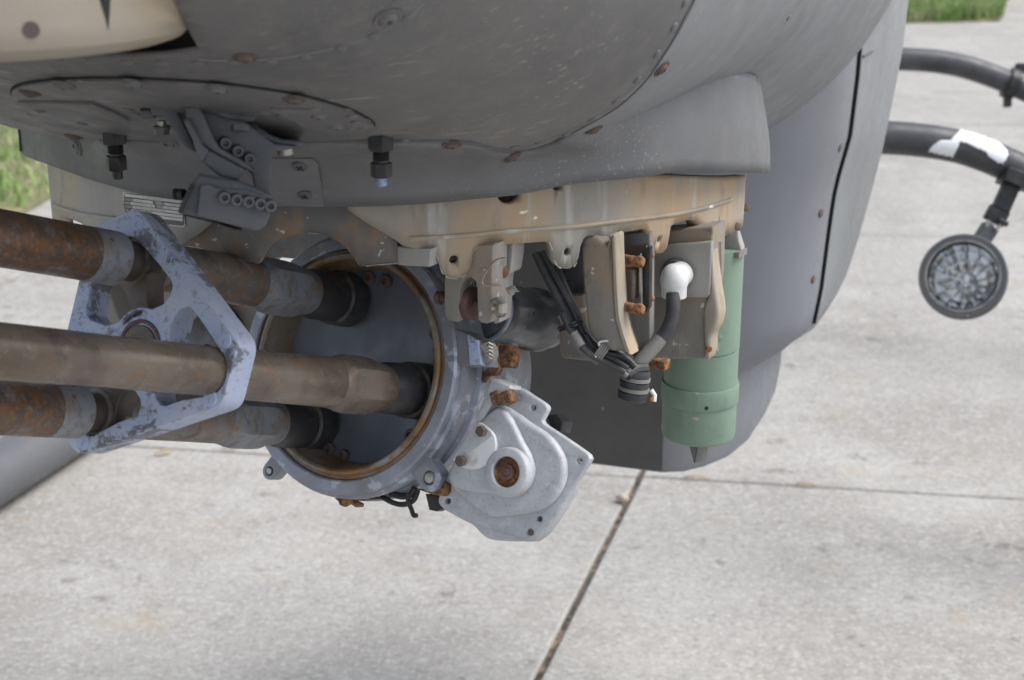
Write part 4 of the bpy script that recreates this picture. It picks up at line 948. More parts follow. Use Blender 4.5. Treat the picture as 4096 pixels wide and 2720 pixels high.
names = [('barrel_rusty', 'barrel_grey', 'band'), ('barrel_brown', 'barrel_brown', 'barrel_brown'), ('barrel_rusty', 'barrel_pale', 'band')]
TC = -.262                                                          # clamp plane along the gun axis
for i, ax in enumerate(axes):
    o = ax - G * TB                                                  # point on ring plane (t = 0)
    front_m, mid_m, rear_m = names[i]
    if i == 1:
        prof = [(-.80, .012), (-.80, .0176), (-.797, .0182), (-.52, .0184), (-.519, .0187), (-.405, .0188), (-.404, .0184), (-.345, .0186), (-.3445, .0190), (TC + .005, .0190)]
    else:
        prof = [(-.80, .012), (-.80, .0200), (-.797, .0206), (-.52, .0209), (-.40, .0211), (TC - .014, .0213), (TC - .0125, .0205)]
    br = MB().lathe(o, G, prof, 48).build('barrel', front_m, gun, angle=30)
    if i != 1:                                                       # bare paint band, groove and collar in front of the clamp
        MB().lathe(o, G, [(TC - .045, .01), (TC - .045, .0214), (TC - .014, .0216), (TC - .0128, .0208), (TC - .0128, .01)], 48, caps=False)  .build('paint_band', 'band', br, angle=30)
        MB().lathe(o, G, [(TC - .013, .0160), (TC + .008, .0160), (TC + .009, .0216), (TC + .018, .0220), (TC + .020, .0180), (TC + .024, .0180)], 48, caps=False).build('collar', 'collar', br, angle=30)
    MB().lathe(o, G, [(TC + .005, .01), (TC + .005, .0198), (-.20, .0204), (-.14, .0211), (-.108, .0217), (-.108, .01)], 48, caps=False).build('mid_barrel', mid_m, br, angle=30)
    # hexagonal wrench section with chamfered ends
    MB().lathe(o, G, [(-.110, .0209), (-.104, .0222), (-.096, .0245), (-.088, .0268), (-.062, .0268), (-.050, .0250), (-.040, .0218), (-.030, .0205)], 72, ref=E1 * cos(angs[i] + .26) + E2 * sin(angs[i] + .26), rfun=hexfun(.0222), caps=False).build('wrench_flats', rear_m if i != 1 else 'barrel_brown', br, angle=18)
    MB().lathe(o, G, [(-.034, .0200), (-.030, .0206), (-.024, .0232), (-.012, .0238), (.01, .0238), (.012, .0262), (TB - .006, .0265), (TB + .002, .0265)], 48, caps=False).build('socket', 'socket' if i != 1 else 'socket', br, angle=30)
# backplate screws
SB = dome_mesh('socket_screw', [(0, .0062), (.004, .0062), (.005, .0054), (.0052, .0032), (.002, .0028), (.002, .0005)], 16, 'rustdark')
for x, y in [(1482, 1112), (1550, 1126), (1318, 1808), (1378, 1824), (1648, 1742), (1695, 1690), (1748, 1336), (1762, 1402)]:
    p = onP(x, y, C0 + G * (TB - .0), G); d = p - (C0 + G * TB)
    if d.length > .089: p = C0 + G * TB + d * (.089 / d.length)
    stud('screw', SB, p, -G, backp)
# lugs on the ring
def glug(x, y, r, name='lug', t=.006):
    p = GP(x, y, t); d = (C0 + G * t - p).normalized(); s = G.cross(d).normalized()
    out = [p + (d * cos(a) * -1 + s * sin(a)) * r for a in [pi / 2 * -1 + pi * k / 10 for k in range(11)]]
    out = [p + s * r + d * .03, p + s * r] + [p + (-d * cos(a) + s * sin(a)) * r for a in [pi / 2 - pi * k / 10 for k in range(1, 10)]] + [p - s * r, p - s * r + d * .03]
    hole = circ_g(p, r * .5, 18)
    o = plate(name, out, C0 + G * t, G, .016, 'bluering', gun, bevel=.0015, holes=[hole], px=False)
    MB().lathe(p + G * .002, -G, [(0, r * .4), (.001, r * .42), (.0025, r * .36), (.003, .0004)], 14).build('lug_bolt', 'steel', gun)
glug(1076, 1884, .0085)
glug(1716, 1912, .0125)
# block of the ring beside the motor
plate('ring_block', [(1796, 1306), (1850, 1325), (1915, 1362), (1928, 1462), (1830, 1466), (1822, 1440), (1812, 1380)], GP(1860, 1400, .0), G, .03, 'bluering', gun, bevel=.0015)
plate('ring_block_step', [(1868, 1336), (1912, 1362), (1924, 1458), (1878, 1460)], GP(1860, 1400, -.002), G, .004, 'bluepaint', gun, bevel=.0008)
MB().lathe(P(1955, 1405, 1.335), -GH, [(0, .001), (0, .0105), (.006, .0105), (.0075, .0085), (.0075, .001)], 24).build('wired_nut', 'steel', gun)
for k in range(5):
    MB().tube([P(1935 + k * 3, 1375 + k * 14, 1.324), P(1955, 1370 + k * 15, 1.322), P(1972 - k, 1380 + k * 14, 1.324)], .0008, 6).build('safety_wire', 'steel', gun)
plate('rust_bracket', [(1965, 1370), (1990, 1375), (1995, 1480), (1985, 1500), (1945, 1505), (1930, 1530), (1925, 1500), (1950, 1470)], P(1960, 1440, 1.36), G, .008, 'rust', gun, bevel=.0015)
plate('guide_post', [(1998, 1395), (2020, 1372), (2050, 1370), (2050, 1400), (2043, 1470), (2000, 1475)], P(2020, 1430, 1.37), G, .012, 'bluering', gun, bevel=.0018)
MB().box(P(2036, 1425, 1.36), E1 * .009, E2 * .010, G * .006).build('rust_block', 'rust', gun, bevel=.0025)
# receiver behind the ring
MB().lathe(C0, G, [(.10, .03), (.10, .105), (.12, .105), (.17, .10), (.20, .08), (.20, .02)], 48).build('receiver', 'black', gun)
# ---- gear cover
TG = .016
gcov = plate('gear_cover', cr([(1752, 1996), (1767, 2031), (1807, 2056), (1879, 2094), (1990, 2128), (2093, 2158), (2129, 2161), (2153, 2146), (2204, 2088), (2280, 1968), (2354, 1850), (2358, 1828), (2343, 1808), (2250, 1744), (2173, 1692), (2176, 1665), (2189, 1638), (2181, 1616), (2130, 1582), (2088, 1554), (2066, 1551), (2046, 1568), (2005, 1610), (1925, 1670), (1840, 1800), (1780, 1920)], 3),
             GP(2000, 1880, TG), G, .008, 'alu', gun, bevel=.0018,
             holes=[circ_px(x, y, 11, 14) for x, y in ((2070, 1591), (2132, 1631), (2316, 1843), (2156, 2076), (2121, 2129), (1790, 2004))])
plate('cover_flange', cr([(1752, 2000), (1880, 2092), (1935, 2145), (1985, 2162), (2100, 2166), (2140, 2160), (2204, 2094), (2300, 1900), (2200, 1750), (1900, 1800)], 3), GP(2000, 1880, TG + .0085), G, .016, 'alu', gun, bevel=.002)
lv2 = cr([(1990, 1622), (2060, 1650), (2115, 1690), (2182, 1734), (2231, 1790), (2256, 1857), (2250, 1933), (2214, 1996), (2164, 2036), (2090, 2057), (2010, 2066), (1959, 2066), (1925, 2050), (1870, 2006), (1815, 1960), (1795, 1900), (1850, 1780), (1914, 1690)], 4)
plate('cover_step', lv2, GP(2000, 1880, TG - .010), G, .0105, 'alu', gun, bevel=.005, bres=4)
lv3 = cr([(1985, 1628), (2030, 1660), (2060, 1712), (2085, 1765), (2112, 1812), (2128, 1870), (2122, 1920), (2100, 1958), (2057, 1984), (2000, 1982), (1940, 1974), (1870, 1966), (1815, 1948), (1790, 1915), (1805, 1860), (1850, 1780), (1914, 1690)], 4)
plate('cover_step', lv3, GP(2000, 1880, TG - .019), G, .0095, 'alu', gun, bevel=.0042, bres=4)
bc = GP(2036, 1888, TG - .019)
MB().lathe(bc, -G, [(-.004, .0222), (.003, .0218), (.005, .021), (.006, .0195), (.006, .0142), (.005, .0134), (-.002, .0134)], 48, caps=False).build('boss', 'alu', gun)
MB().lathe(bc, -G, [(.002, .0136), (.0025, .0125), (.001, .011), (.001, .0072), (.004, .0066), (.0045, .004), (.002, .003), (.002, .0004)], 40, caps=False).build('shaft_cap', 'rust', gun)
MB().lathe(bc - G * .001, -G, [(0, .0068), (.003, .0066), (.004, .0046), (.0035, .0036), (.005, .0028), (.005, .0008)], 24).build('shaft_nut', 'maroon', gun)
plate('cover_cap', cr([(1812, 1830), (1855, 1765), (1902, 1697), (1922, 1690), (1955, 1715), (1977, 1742), (1984, 1786), (1972, 1830), (1941, 1864), (1892, 1879), (1852, 1871), (1822, 1852)], 4), GP(1900, 1800, TG - .0225), G, .004, 'whitealu', gun, bevel=.0015)
plate('cover_cap', cr([(1815, 1826), (1858, 1760), (1902, 1700), (1922, 1693), (1946, 1712), (1968, 1738), (1925, 1772), (1880, 1806), (1840, 1838)], 4), GP(1900, 1800, TG - .0240), G, .002, 'alu', gun, bevel=.0008)
BH = dome_mesh('hex_bolt', [(0, .0052), (.0042, .0052), (.0052, .0044), (.0052, .0005)], 6, 'rustdark')
for x, y in ((1930, 1725), (1848, 1844)): stud('hex_bolt', BH, GP(x, y, TG - .0255), -G, gun, .4)
p = GP(2121, 2129, TG - .0003); stud('hex_bolt', BH, p + G * .002, -G, gun, 0, .5)
plate('cover_arm', [(1958, 1520), (1975, 1514), (2040, 1540), (2042, 1556), (1995, 1585), (1975, 1600), (1930, 1680), (1900, 1700), (1905, 1660), (1940, 1580)], GP(1970, 1600, TG - .018), G, .022, 'alu', gun, bevel=.0025)
for x, y in ((1993, 1590), (2034, 1590)): MB().box(GP(x, y, TG - .016), (E1 * .8 + E2 * .5) * .0055, (E2 * .8 - E1 * .5) * .006, G * .006).build('rust_nut', 'rust', gun, bevel=.0015)
# rusty bits and clips under the ring
plate('clip', [(1335, 1992), (1500, 1984), (1510, 1996), (1420, 2003), (1445, 2015), (1440, 2028), (1420, 2030), (1400, 2015), (1385, 2022), (1375, 2028), (1357, 2020), (1352, 2005)], GP(1400, 2005, .02), G, .006, 'rust', gun, bevel=.001)
plate('clip', [(1660, 1955), (1700, 1962), (1770, 1920), (1795, 1938), (1795, 1965), (1780, 1985), (1745, 1982), (1720, 1975)], GP(1730, 1960, .012), G, .012, 'rust', gun, bevel=.0015)
plate('black_foot', [(1700, 1975), (1752, 1978), (1765, 2035), (1745, 2046), (1715, 2040)], GP(1730, 2000, .03), G, .012, 'black', gun, bevel=.0015)
plate('black_foot', [(2180, 1660), (2225, 1655), (2252, 1685), (2242, 1730), (2200, 1705)], GP(2200, 1700, .05), G, .02, 'black', gun, bevel=.0015)
lw = cr([(1525, 1985), (1570, 2010), (1615, 2018), (1655, 2000), (1672, 1960)], 5, closed=False)
MB().tube([GP(q.x, q.y, .03) for q in lw], .0026, 8).build('hanging_wire', 'black', gun)
MB().tube([GP(q.x, q.y, .028) for q in cr([(1632, 1975), (1634, 2010), (1645, 2035), (1655, 2062), (1668, 2060)], 4, closed=False)], .0022, 8).build('hanging_wire', 'black', gun)
MB().tube([GP(q.x, q.y, .03) for q in cr([(1560, 1970), (1600, 1985), (1640, 1980), (1660, 1950)], 4, closed=False)], .0032, 8).build('hanging_wire', 'black', gun)
MB().tube([P(918, 1742, 1.42), P(895, 1768, 1.42)], .0045, 10).build('drain_pin', 'rustdark', gun)
for x, y in ((1010, 1290), (1030, 1250)): pass

# ---- triangular barrel clamp
clamp = empty('barrel_clamp', cc + G * (TC - TB), 'chipped lavender-blue triangular clamp holding the three barrels', 'barrel clamp', None)
KC = cc + G * (TC - TB)                                             # clamp centre, front face plane
def kp(r, a): return KC + (E1 * cos(a) + E2 * sin(a)) * r
DB = rb + .0190 + .0125                                             # blunt corners beyond the barrels
DM = .0735                                                          # flat sides
outer = []
for a in angs:
    for s in (1, -1):
        # corner where blunt end meets the long side: intersection of lines x.a = DB and x.b = DM with b = a +- 60 deg
        b_ = a + s * radians(60)
        M2 = Matrix(((cos(a), sin(a)), (cos(b_), sin(b_)))); sol = M2.inverted() @ Vector((DB, DM))
        outer.append((atan2(sol.y, sol.x), sol))
KO = KC - E1 * .008 + E2 * .004
outer = [KO + E1 * s.x + E2 * s.y for _, s in sorted(outer, key=lambda t: t[0])]
def chamfer(poly, d):
    out = []; n = len(poly)
    for i in range(n):
        p, a, b_ = poly[i], poly[i - 1], poly[(i + 1) % n]
        u, v = (a - p).normalized(), (b_ - p).normalized()
        for t in (0, .25, .5, .75, 1):
            q = (p + u * d) * (1 - t) ** 2 + p * 2 * t * (1 - t) + (p + v * d) * t * t; out.append(q)
    return out
outer = chamfer(outer, .009)
def window(a):
    def bar_of(s):
        b2 = a + s * radians(60); return DM + (KO - KC).dot(E1 * cos(b2) + E2 * sin(b2)) - .0148
    bar = bar_of(1); hub = .0318; sp = .0080
    # left/right long side directions
    pts = []
    rB = .0193
    c2 = Vector((rb, 0))                                            # barrel centre in frame rotated to the barrel
    arc = [c2 + Vector((cos(t), sin(t))) * rB for t in [radians(-62 + 124 * k / 12) for k in range(13)]]
    def side(s):
        b_ = s * radians(60); nb = Vector((cos(b_), sin(b_))); tb = Vector((-sin(b_), cos(b_))) * s      # along the side away from the barrel
        corner = nb * bar + tb * sp                                  # near the spoke
        inner = nb * (hub + .004) + tb * (-1) * 0
        spk = nb * (hub + .006) + tb * (-sp)
        return nb, tb, b_
    out = list(arc)
    nb, tb, b_ = side(1)
    # go along +60 side: inner edge of the bar towards the spoke (the spoke runs along direction +60)
    out += [nb * bar - tb * .034, nb * (bar + .0) - tb * .016, nb * (bar - .002) - tb * .0115, nb * (bar - .008) - tb * sp, nb * (hub + .008) - tb * sp, nb * (hub + .002) - tb * (sp + .003)]
    hubarc = [Vector((cos(t), sin(t))) * hub for t in [radians(34 - 68 * k / 8) for k in range(9)]]
    out += hubarc
    nb, tb, b_ = side(-1); bar = bar_of(-1)
    out += [nb * (hub + .002) - tb * (sp + .003), nb * (hub + .008) - tb * sp, nb * (bar - .008) - tb * sp, nb * (bar - .002) - tb * .0115, nb * bar - tb * .016, nb * bar - tb * .034]
    return [KC + (E1 * cos(a) + E2 * sin(a)) * q.x + (-E1 * sin(a) + E2 * cos(a)) * q.y for q in out]
wins = [window(a) for a in angs]
def slot_w(a):
    out = []
    for t in (-.32, -.16, 0, .16, .32): out.append(kp(.0302, a + t))
    out.append(kp(.0278, a + .42))
    for t in (.32, .16, 0, -.16, -.32): out.append(kp(.0254, a + t))
    out.append(kp(.0278, a - .42)); return out
frame = plate('frame', outer, KC, G, .024, 'bluepaint', clamp, bevel=.0012, holes=wins + [slot_w(a + .12) for a in angs[:1]], px=False, bres=3)
MB().lathe(KC, -G, [(-.02, .0225), (.0005, .0225), (.0012, .0215), (.0012, .0195), (-.001, .019), (-.001, .001)], 40).build('hub_ring', 'maroon', clamp)
MB().lathe(KC, -G, [(-.02, .0178), (.001, .0178), (.0016, .0172), (.0016, .001)], 40).build('hub_disc', 'collar', clamp)
for a in angs:
    b1, b2 = a + radians(36), a - radians(36)
    for sgn in (1, -1):
        # rivet heads beside each barrel end
        q = KO + (E1 * cos(a) + E2 * sin(a)) * (DB - .013) + (-E1 * sin(a) + E2 * cos(a)) * sgn * .0228
        MB().lathe(q, -G, [(-.001, .0066), (.0006, .0066), (.0012, .006), (.0014, .0008)], 20).build('rivet_head', 'bluepaint', clamp)
    # saddle between hub and barrel behind the frame
    d = (E1 * cos(a) + E2 * sin(a)); s = (-E1 * sin(a) + E2 * cos(a))
    q = [KC + d * .020 + s * .014, KC + d * .034 + s * .0095, KC + d * (rb - .022) + s * .012, KC + d * (rb - .014) + s * .018, KC + d * (rb - .014) - s * .018, KC + d * (rb - .022) - s * .012, KC + d * .034 - s * .0095, KC + d * .020 - s * .014]
    plate('saddle', q, KC + G * .006, G, .02, 'collar', clamp, bevel=.0015, px=False)
stud('slot_screw', dome_mesh('slot_screw', [(0, .0032), (.003, .0032), (.0034, .0022), (.0015, .0016), (.0015, .0004)], 12, 'steel'), kp(.0278, angs[0] + .32) + G * .008, -G, clamp)

# ================================================================== CABLE CUTTER BRACKET under the nose
cut = empty('cutter_bracket', P(950, 700, 1.13), 'dark grey bolted cutter bracket hanging under the oval panel', 'bracket')
nB = ray(900, 680).normalized()
q0 = P(900, 680, 1.036)
def cp(x, y, dz=0): return onP(x, y, q0, nB) + nB * dz
plate('rear_arm', [(602, 420), (700, 420), (790, 600), (778, 610), (748, 594), (728, 575), (690, 510), (665, 476), (640, 462), (610, 462), (600, 448)], cp(690, 500, .02), nB, .03, 'dark', cut, bevel=.002)
plate('rear_foot', [(558, 440), (600, 436), (618, 470), (566, 474)], cp(590, 455, .022), nB, .03, 'dark', cut, bevel=.0015)
plate('web', [(742, 420), (838, 423), (868, 432), (905, 446), (960, 470), (1000, 500), (1100, 576), (1188, 584), (1150, 600), (1088, 606), (1084, 700), (1084, 820), (1010, 790), (1016, 740), (1008, 700), (985, 675), (960, 665), (830, 595), (800, 570), (770, 500)], cp(950, 600, .012), nB, .014, 'dark', cut, bevel=.0015)
plate('front_arm', [(742, 424), (800, 424), (822, 470), (860, 560), (880, 590), (1000, 660), (1020, 685), (1012, 690), (985, 680), (835, 597), (800, 575), (782, 545), (745, 470)], cp(850, 560, -.004), nB, .016, 'dark', cut, bevel=.002)
plate('lower_arm', [(780, 590), (835, 597), (985, 682), (975, 690), (955, 722), (880, 706), (810, 650), (786, 622)], cp(870, 650, -.006), nB, .028, 'dark', cut, bevel=.002)
plate('left_flap', [(745, 470), (758, 478), (818, 590), (835, 600), (810, 648), (792, 630), (782, 600)], cp(790, 560, -.01), nB, .008, 'dark', cut, bevel=.001)
plate('top_flange', [(742, 419), (840, 423), (866, 430), (905, 442), (960, 452), (1010, 458), (1030, 468), (1008, 484), (975, 484), (900, 474), (860, 455), (750, 440)], cp(880, 450, .004), nB, .03, 'dark', cut, bevel=.002)
plate('rear_flange', [(965, 510), (1030, 505), (1085, 540), (1130, 556), (1190, 560), (1212, 568), (1205, 588), (1180, 590), (1100, 578), (1030, 545)], cp(1100, 550, .02), nB, .085, 'dark', cut, bevel=.002)
MB().lathe(cp(960, 500, -.003), V3((0, -.3, -1)), [(0, .0065), (.004, .0065), (.0045, .005), (.0045, .001)], 6).build('hex_head', 'dark', cut)
blk = plate('jaw_block', [(768, 736), (795, 694), (885, 712), (960, 724), (985, 735), (1015, 745), (1086, 780), (1086, 826), (1075, 870), (1062, 902), (1044, 916), (1024, 924), (880, 888), (732, 856), (714, 851), (722, 826)], cp(900, 810, -.022), nB, .04, 'dark', cut, bevel=.003)
plate('jaw_plate', [(800, 740), (842, 735), (860, 750), (1000, 760), (1080, 795), (1078, 868), (1060, 900), (1024, 920), (900, 890), (785, 862), (790, 840)], cp(900, 810, -.027), nB, .006, 'dark', cut, bevel=.0012)
plate('jaw_lip', [(714, 852), (736, 856), (968, 918), (966, 924), (940, 922), (800, 876)], cp(850, 880, -.018), nB, .03, 'black', cut, bevel=.001)
plate('jaw_edge', [(712, 850), (718, 826), (762, 734), (772, 738), (730, 838), (728, 856)], cp(740, 800, -.03), nB, .012, 'black', cut, bevel=.001)
SK = dome_mesh('cap_screw', [(0, .0042), (.0075, .0042), (.0085, .0038), (.0085, .0022), (.005, .002), (.005, .0004)], 16, 'dark')
for x, y in [(898, 566), (948, 598), (996, 630)]: stud('cap_screw', SK, cp(x, y, .012), (SU * .55 - SV * .8 + ZZ * .05), cut)
for x, y in [(894, 781), (942, 790), (988, 797), (1033, 806), (1073, 814)]: stud('cap_screw', SK, cp(x, y, -.026), (SU * .55 - SV * .8 + ZZ * .05), cut)
MB().lathe(cp(736, 778, 0), -SU, [(0, .004), (.003, .004), (.0035, .003), (.005, .003), (.0055, .004), (.007, .004), (.007, .001)], 14).build('end_screw', 'black', cut)
# hex bolt hanging at the rear foot
hb = MB(); hb.lathe(P(647, 483, 1.055), (0, 0, -1), [(0, .0030), (.008, .0030)], 12); hb.build('bolt_shank', 'steel', cut)
MB().lathe(P(647, 505, 1.055), (0, 0, -1), [(0, .0060), (.002, .0060), (.002, .001)], 20).build('washer', 'dark', cut)
MB().lathe(P(645, 512, 1.055), (0, 0, -1), [(0, .0055), (.0045, .0055), (.005, .0045), (.005, .001)], 6).build('hex_head', 'dark', cut)
MB().lathe(P(1140, 592, 1.06), (0, 0, -1), [(0, .0058), (.004, .0058), (.0045, .0055), (.0045, .001)], 14).build('hex_head', 'steel', cut)
# two stud bolts with nuts
def stud_bolt(x, ytop, ybot, z, lab, tipm):
    top = P(x, ytop, z); bot = P(x, ybot, z); L_ = (top - bot).length
    e = empty('stud_bolt', top, lab, 'bolt')
    dn = V3((0, 0, -1))
    s = L_ / .0375
    MB().lathe(top, dn, [(-.004, .0095), (0, .0102), (.0082 * s, .0102), (.0092 * s, .0095), (.0092 * s, .002)], 6, ref=SU).build('flange_nut', 'black', e, bevel=.0006)
    pr = [(.008 * s, .0062)]
    for k in range(5): pr += [((.0095 + k * .0016) * s, .0064), ((.0103 + k * .0016) * s, .0056)]
    pr += [(.0178 * s, .0060), (.020 * s, .0060)]
    MB().lathe(top, dn, pr, 20).build('shank', 'black', e)
    MB().lathe(top, dn, [(.0185 * s, .003), (.0185 * s, .0078), (.0193 * s, .0083), (.0300 * s, .0083), (.0308 * s, .0078), (.0308 * s, .003)], 6, ref=SU + SV * .3).build('lock_nut', 'black', e, bevel=.0006)
    MB().lathe(top, dn, [(.030 * s, .0042), (.0375 * s, .0042), (.0382 * s, .0035), (.0382 * s, .0005)], 16).build('tip', tipm, e)
M['bluetip'] = mat('blue_painted_tip', (0.15, 0.20, 0.36), [((0.30, 0.34, 0.46), 120, 0.5, 0.6, {})], rough=.5)
stud_bolt(456, 530, 716, 1.180, 'black stud bolt hanging left of the cutter bracket', 'black')
stud_bolt(1522, 556, 744, 1.108, 'black stud bolt with blue tip hanging right of the cutter bracket', 'bluetip')

# ================================================================== LANDING GEAR
gear = empty('landing_gear', H(0, 1.5, 0), 'black landing gear cross tubes with grey skids on the concrete', 'landing gear')
def arcpath(pxs, z, n=6): return [P(q.x, q.y, z + (q.x - pxs[0][0]) * .0000) for q in cr(pxs, n, closed=False)]
zl, zu = 3.05, 4.35
lowt = [(2700, 640), (2900, 600), (3150, 570), (3380, 556), (3460, 550), (3540, 550), (3675, 560), (3838, 587), (4000, 645), (4150, 722), (4300, 830), (4440, 990), (4560, 1200), (4640, 1420)]
upt = [(2800, 300), (3050, 265), (3250, 248), (3440, 240), (3520, 236), (3605, 236), (3750, 246), (3900, 279), (4096, 356), (4230, 430), (4360, 540), (4470, 680)]
crosst = MB().tube(arcpath(lowt, zl), 67 / 6000 * zl, 24).build('front_cross_tube', 'tubeblack', gear)
crossu = MB().tube(arcpath(upt, zu), 46 / 6000 * zu, 24).build('rear_cross_tube', 'tubeblack', gear)
cl = P(4046, 336, zu); cdir = (P(4096, 356, zu) - P(4000, 318, zu)).normalized()
MB().lathe(cl - cdir * .015, cdir, [(0, .03), (0, .045), (.03, .045), (.03, .03)], 24).build('hose_clamp', 'black', gear)
MB().box(cl + UPV * .045 + RGT * .03, RGT * .018, UPV * .014, FWD * .012).build('clamp_ear', 'black', gear, bevel=.002)
MB().box(cl - UPV * .045 - RGT * .012, RGT * .010, UPV * .022, FWD * .012).build('clamp_ear', 'black', gear, bevel=.002)
cl = P(4046, 700, zl)
MB().tube([P(4040, 560, zl), P(4062, 640, zl)], .01, 8)
# skids on the ground
sk0, sk1 = gxy(0, 2085), gxy(466, 1772)
dsk = (sk1 - sk0).normalized(); rsk = .070; side_ = V3((-dsk.y, dsk.x, 0))
base = sk0 + side_ * rsk * .9 + V3((0, 0, rsk + .004))
pts = [base - dsk * 1.15 + V3((0, 0, .28)), base - dsk * 1.0 + V3((0, 0, .14)), base - dsk * .82 + V3((0, 0, .045)), base - dsk * .6 + V3((0, 0, .006)), base - dsk * .4, base, base + dsk * 1.0, base + dsk * 2.6]
MB().tube([V3(p) for p in cr(pts, 4, closed=False)], rsk, 28).build('skid_tube', 'skid', gear)
e0 = P(4640, 1420, zl); 
pe = V3((e0.x, e0.y, .06))
MB().tube([pe - dsk * .9, pe, pe + dsk * 2.2], .05, 24).build('skid_tube', 'skid', gear)
MB().tube([e0, V3((e0.x + .01, e0.y, .08))], .034, 20).build('saddle_tube', 'tubeblack', gear)
e1 = P(4470, 680, zu); MB().tube([e1, V3((e1.x + .14, e1.y, e1.z - .3)), V3((e1.x + .2, e1.y, .08))], .033, 20).build('saddle_tube', 'tubeblack', gear)
# white tape on the front cross tube
bvT = bvh_of(crosst)
def decal(name, poly, bv, off, m, parent, step=8):
    x0, x1 = min(p[0] for p in poly), max(p[0] for p in poly); y0, y1 = min(p[1] for p in poly), max(p[1] for p in poly)
    vs = {}; V_ = []; F_ = []
    nx, ny = int((x1 - x0) / step) + 2, int((y1 - y0) / step) + 2
    def vid(i, j):
        if (i, j) not in vs:
            p, n = hit(bv, x0 + i * step, y0 + j * step)
            if p is None: vs[(i, j)] = None
            else: vs[(i, j)] = len(V_); V_.append(p + n * off)
        return vs[(i, j)]
    for i in range(nx):
        for j in range(ny):
            if inside((x0 + (i + .5) * step, y0 + (j + .5) * step), poly):
                q = [vid(i, j), vid(i + 1, j), vid(i + 1, j + 1), vid(i, j + 1)]
                if None not in q: F_.append(tuple(q))
    if F_: return obj_from(name, V_, F_, m, parent, solid=.0006, soff=1)
tape = decal('white_tape', [(3713, 604), (3730, 582), (3765, 560), (3800, 562), (3820, 545), (3845, 512), (3890, 520), (3940, 545), (4000, 575), (4025, 600), (4032, 622), (4012, 655), (3990, 650), (3960, 630), (3940, 608), (3905, 592), (3870, 575), (3838, 566), (3825, 600), (3812, 626), (3760, 616)], bvT, .0015, 'tape', gear, 5)
if tape: tag(tape, 'torn white tape strip on the front cross tube')
# ---- landing lamp
lamp = empty('landing_lamp', P(3853, 1110, 3.0), 'round landing lamp with chrome reflector hanging from cross tube', 'lamp')
lc = P(3853, 1108, 3.0); ln = V3((ray(3853, 1108) * -1)).normalized(); ln = (ln + ZZ * .22 - RGT * .12).normalized()
rl = .0862
MB().lathe(lc, ln, [(-.085, .02), (-.08, .035), (-.05, .07), (-.015, rl * .985), (0, rl), (.010, rl), (.014, rl * .97), (.014, rl * .82), (.006, rl * .80), (-.01, rl * .80)], 56, caps=False).build('housing', 'dark', lamp)
MB().lathe(lc, ln, [(-.066, .004), (-.062, .022), (-.050, .042), (-.032, .058), (-.012, .068), (.004, .0705)], 14, caps=False).build('reflector', 'chrome', lamp, angle=6)
MB().lathe(lc, ln, [(.004, .0715), (.0085, .0712), (.0105, .05), (.0118, .025), (.0122, .001)], 48).build('lens', 'glass', lamp)
MB().lathe(lc, ln, [(-.06, .003), (-.03, .006), (-.026, .010), (-.020, .010), (-.016, .004), (-.016, .0005)], 20).build('bulb_shield', 'chrome', lamp)
MB().lathe(lc, ln, [(.012, .0690), (.0145, .0700), (.0145, .0735), (.012, .074)], 48, caps=False).build('lens_rim', 'steel', lamp)
ar = [(3925, 965), (3960, 905), (3990, 845), (4020, 780), (4052, 700)]
ax_ = (P(4052, 700, 3.0) - P(3925, 965, 3.0)).normalized(); sx = ax_.cross(FWD).normalized()
def bar(x0, y0, x1, y1, w, d, m, name):
    p, q = P(x0, y0, 3.02), P(x1, y1, 3.02); a = (q - p) / 2; s = a.cross(FWD).normalized()
    MB().box((p + q) / 2, a, s * w, FWD * d).build(name, m, lamp, bevel=.002)
bar(3922, 968, 3962, 905, .017, .012, 'dark', 'yoke')
bar(3948, 918, 3962, 895, .008, .006, 'black', 'pivot')
bar(3970, 890, 4000, 835, .021, .010, 'black', 'clevis_block')
bar(4000, 840, 4044, 742, .017, .012, 'black', 'arm')
bar(4044, 745, 4066, 690, .026, .03, 'black', 'tube_clamp')
MB().tube([P(3945, 905, 3.0), P(3955, 880, 3.0)], .003, 8).build('yoke_pin', 'steel', lamp)
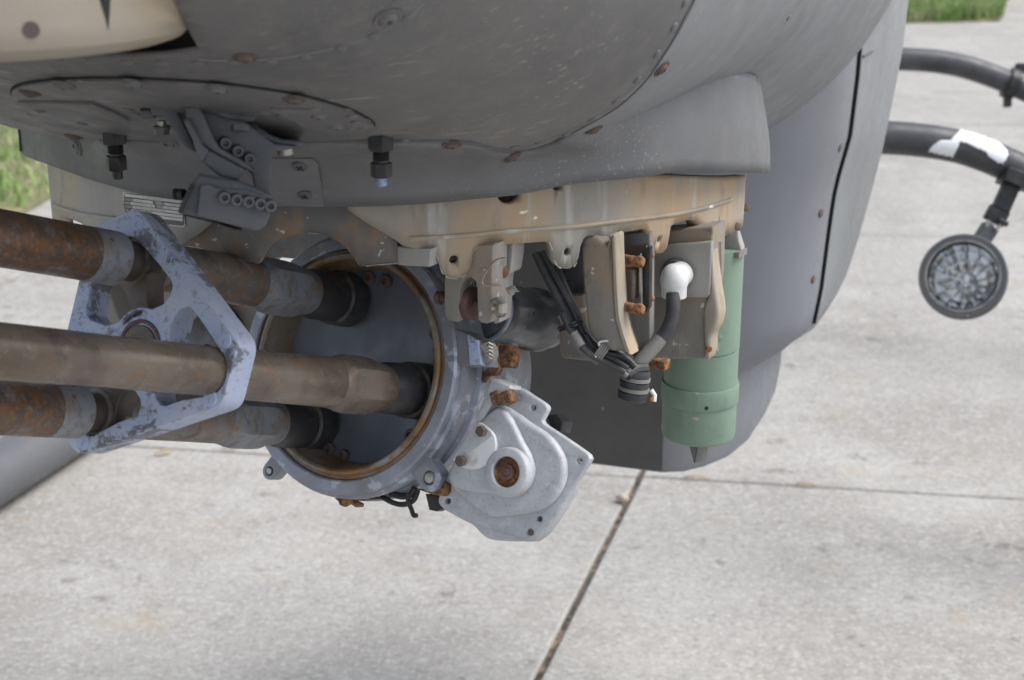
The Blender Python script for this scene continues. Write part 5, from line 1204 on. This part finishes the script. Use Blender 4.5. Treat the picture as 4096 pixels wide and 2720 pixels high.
MB().tube([P(3985, 925, 3.0), P(4000, 898, 3.0)], .003, 8).build('yoke_pin', 'steel', lamp)
MB().tube([P(3995, 880, 3.0), P(4030, 898, 3.0)], .006, 8).build('clamp_screw', 'black', lamp)

# ================================================================== SMALL THINGS ON THE CONCRETE
def pebble(x, y, r, lab, m, sq=(1, .8, .7)):
    p = onH(x, y, 0); vs = []; fs = []
    bm = bmesh.new(); bmesh.ops.create_icosphere(bm, subdivisions=2, radius=r)
    rnd = random.Random(int(x))
    for v in bm.verts:
        v.co = V3((v.co.x * sq[0], v.co.y * sq[1], v.co.z * sq[2])) * rnd.uniform(.85, 1.12)
    vs = [v.co + p + V3((0, 0, r * sq[2] * .8)) for v in bm.verts]; fs = [tuple(v.index for v in f.verts) for f in bm.faces]; bm.free()
    return tag(obj_from('pebble' if 'pebble' in lab else 'leaf', vs, fs, m, angle=60), lab, 'pebble' if 'pebble' in lab else 'leaf')
M['stone'] = mat('pale_stone', (0.45, 0.37, 0.30), [((0.33, 0.27, 0.22), 60, 0.45, 0.65, {})], rough=.8)
M['leafm'] = mat('dry_leaf', (0.42, 0.30, 0.15), [((0.30, 0.2, 0.1), 50, 0.5, 0.7, {})], rough=.8)
pebble(2490, 2008, .017, 'pale round pebble sitting in the long concrete joint', 'stone')
def leaf(x, y, l, w, a, lab):
    p = onH(x, y, .006); d = V3((cos(a), sin(a), 0)); s = V3((-sin(a), cos(a), 0))
    rows = []
    for k in range(7):
        t = k / 6; ww = w * .62 * sin(pi * (.08 + .84 * t)) * (1 + .25 * sin(t * 9)); c = p + d * (t - .5) * l + V3((0, 0, .003 * sin(pi * t)))
        rows.append([c - s * ww + V3((0, 0, .003)), c, c + s * ww + V3((0, 0, .0035))])
    return tag(MB().grid(rows).build('leaf', 'leafm', solid=.0003), lab, 'leaf')
leaf(2782, 1912, .052, .007, -.1, 'dry yellow leaf on the cross joint below the belly fairing')
leaf(3225, 1940, .048, .007, -.2, 'dry yellow leaf on the cross joint further right')
leaf(655, 1812, .045, .010, .4, 'dry tan leaf on concrete left of the gun ring')
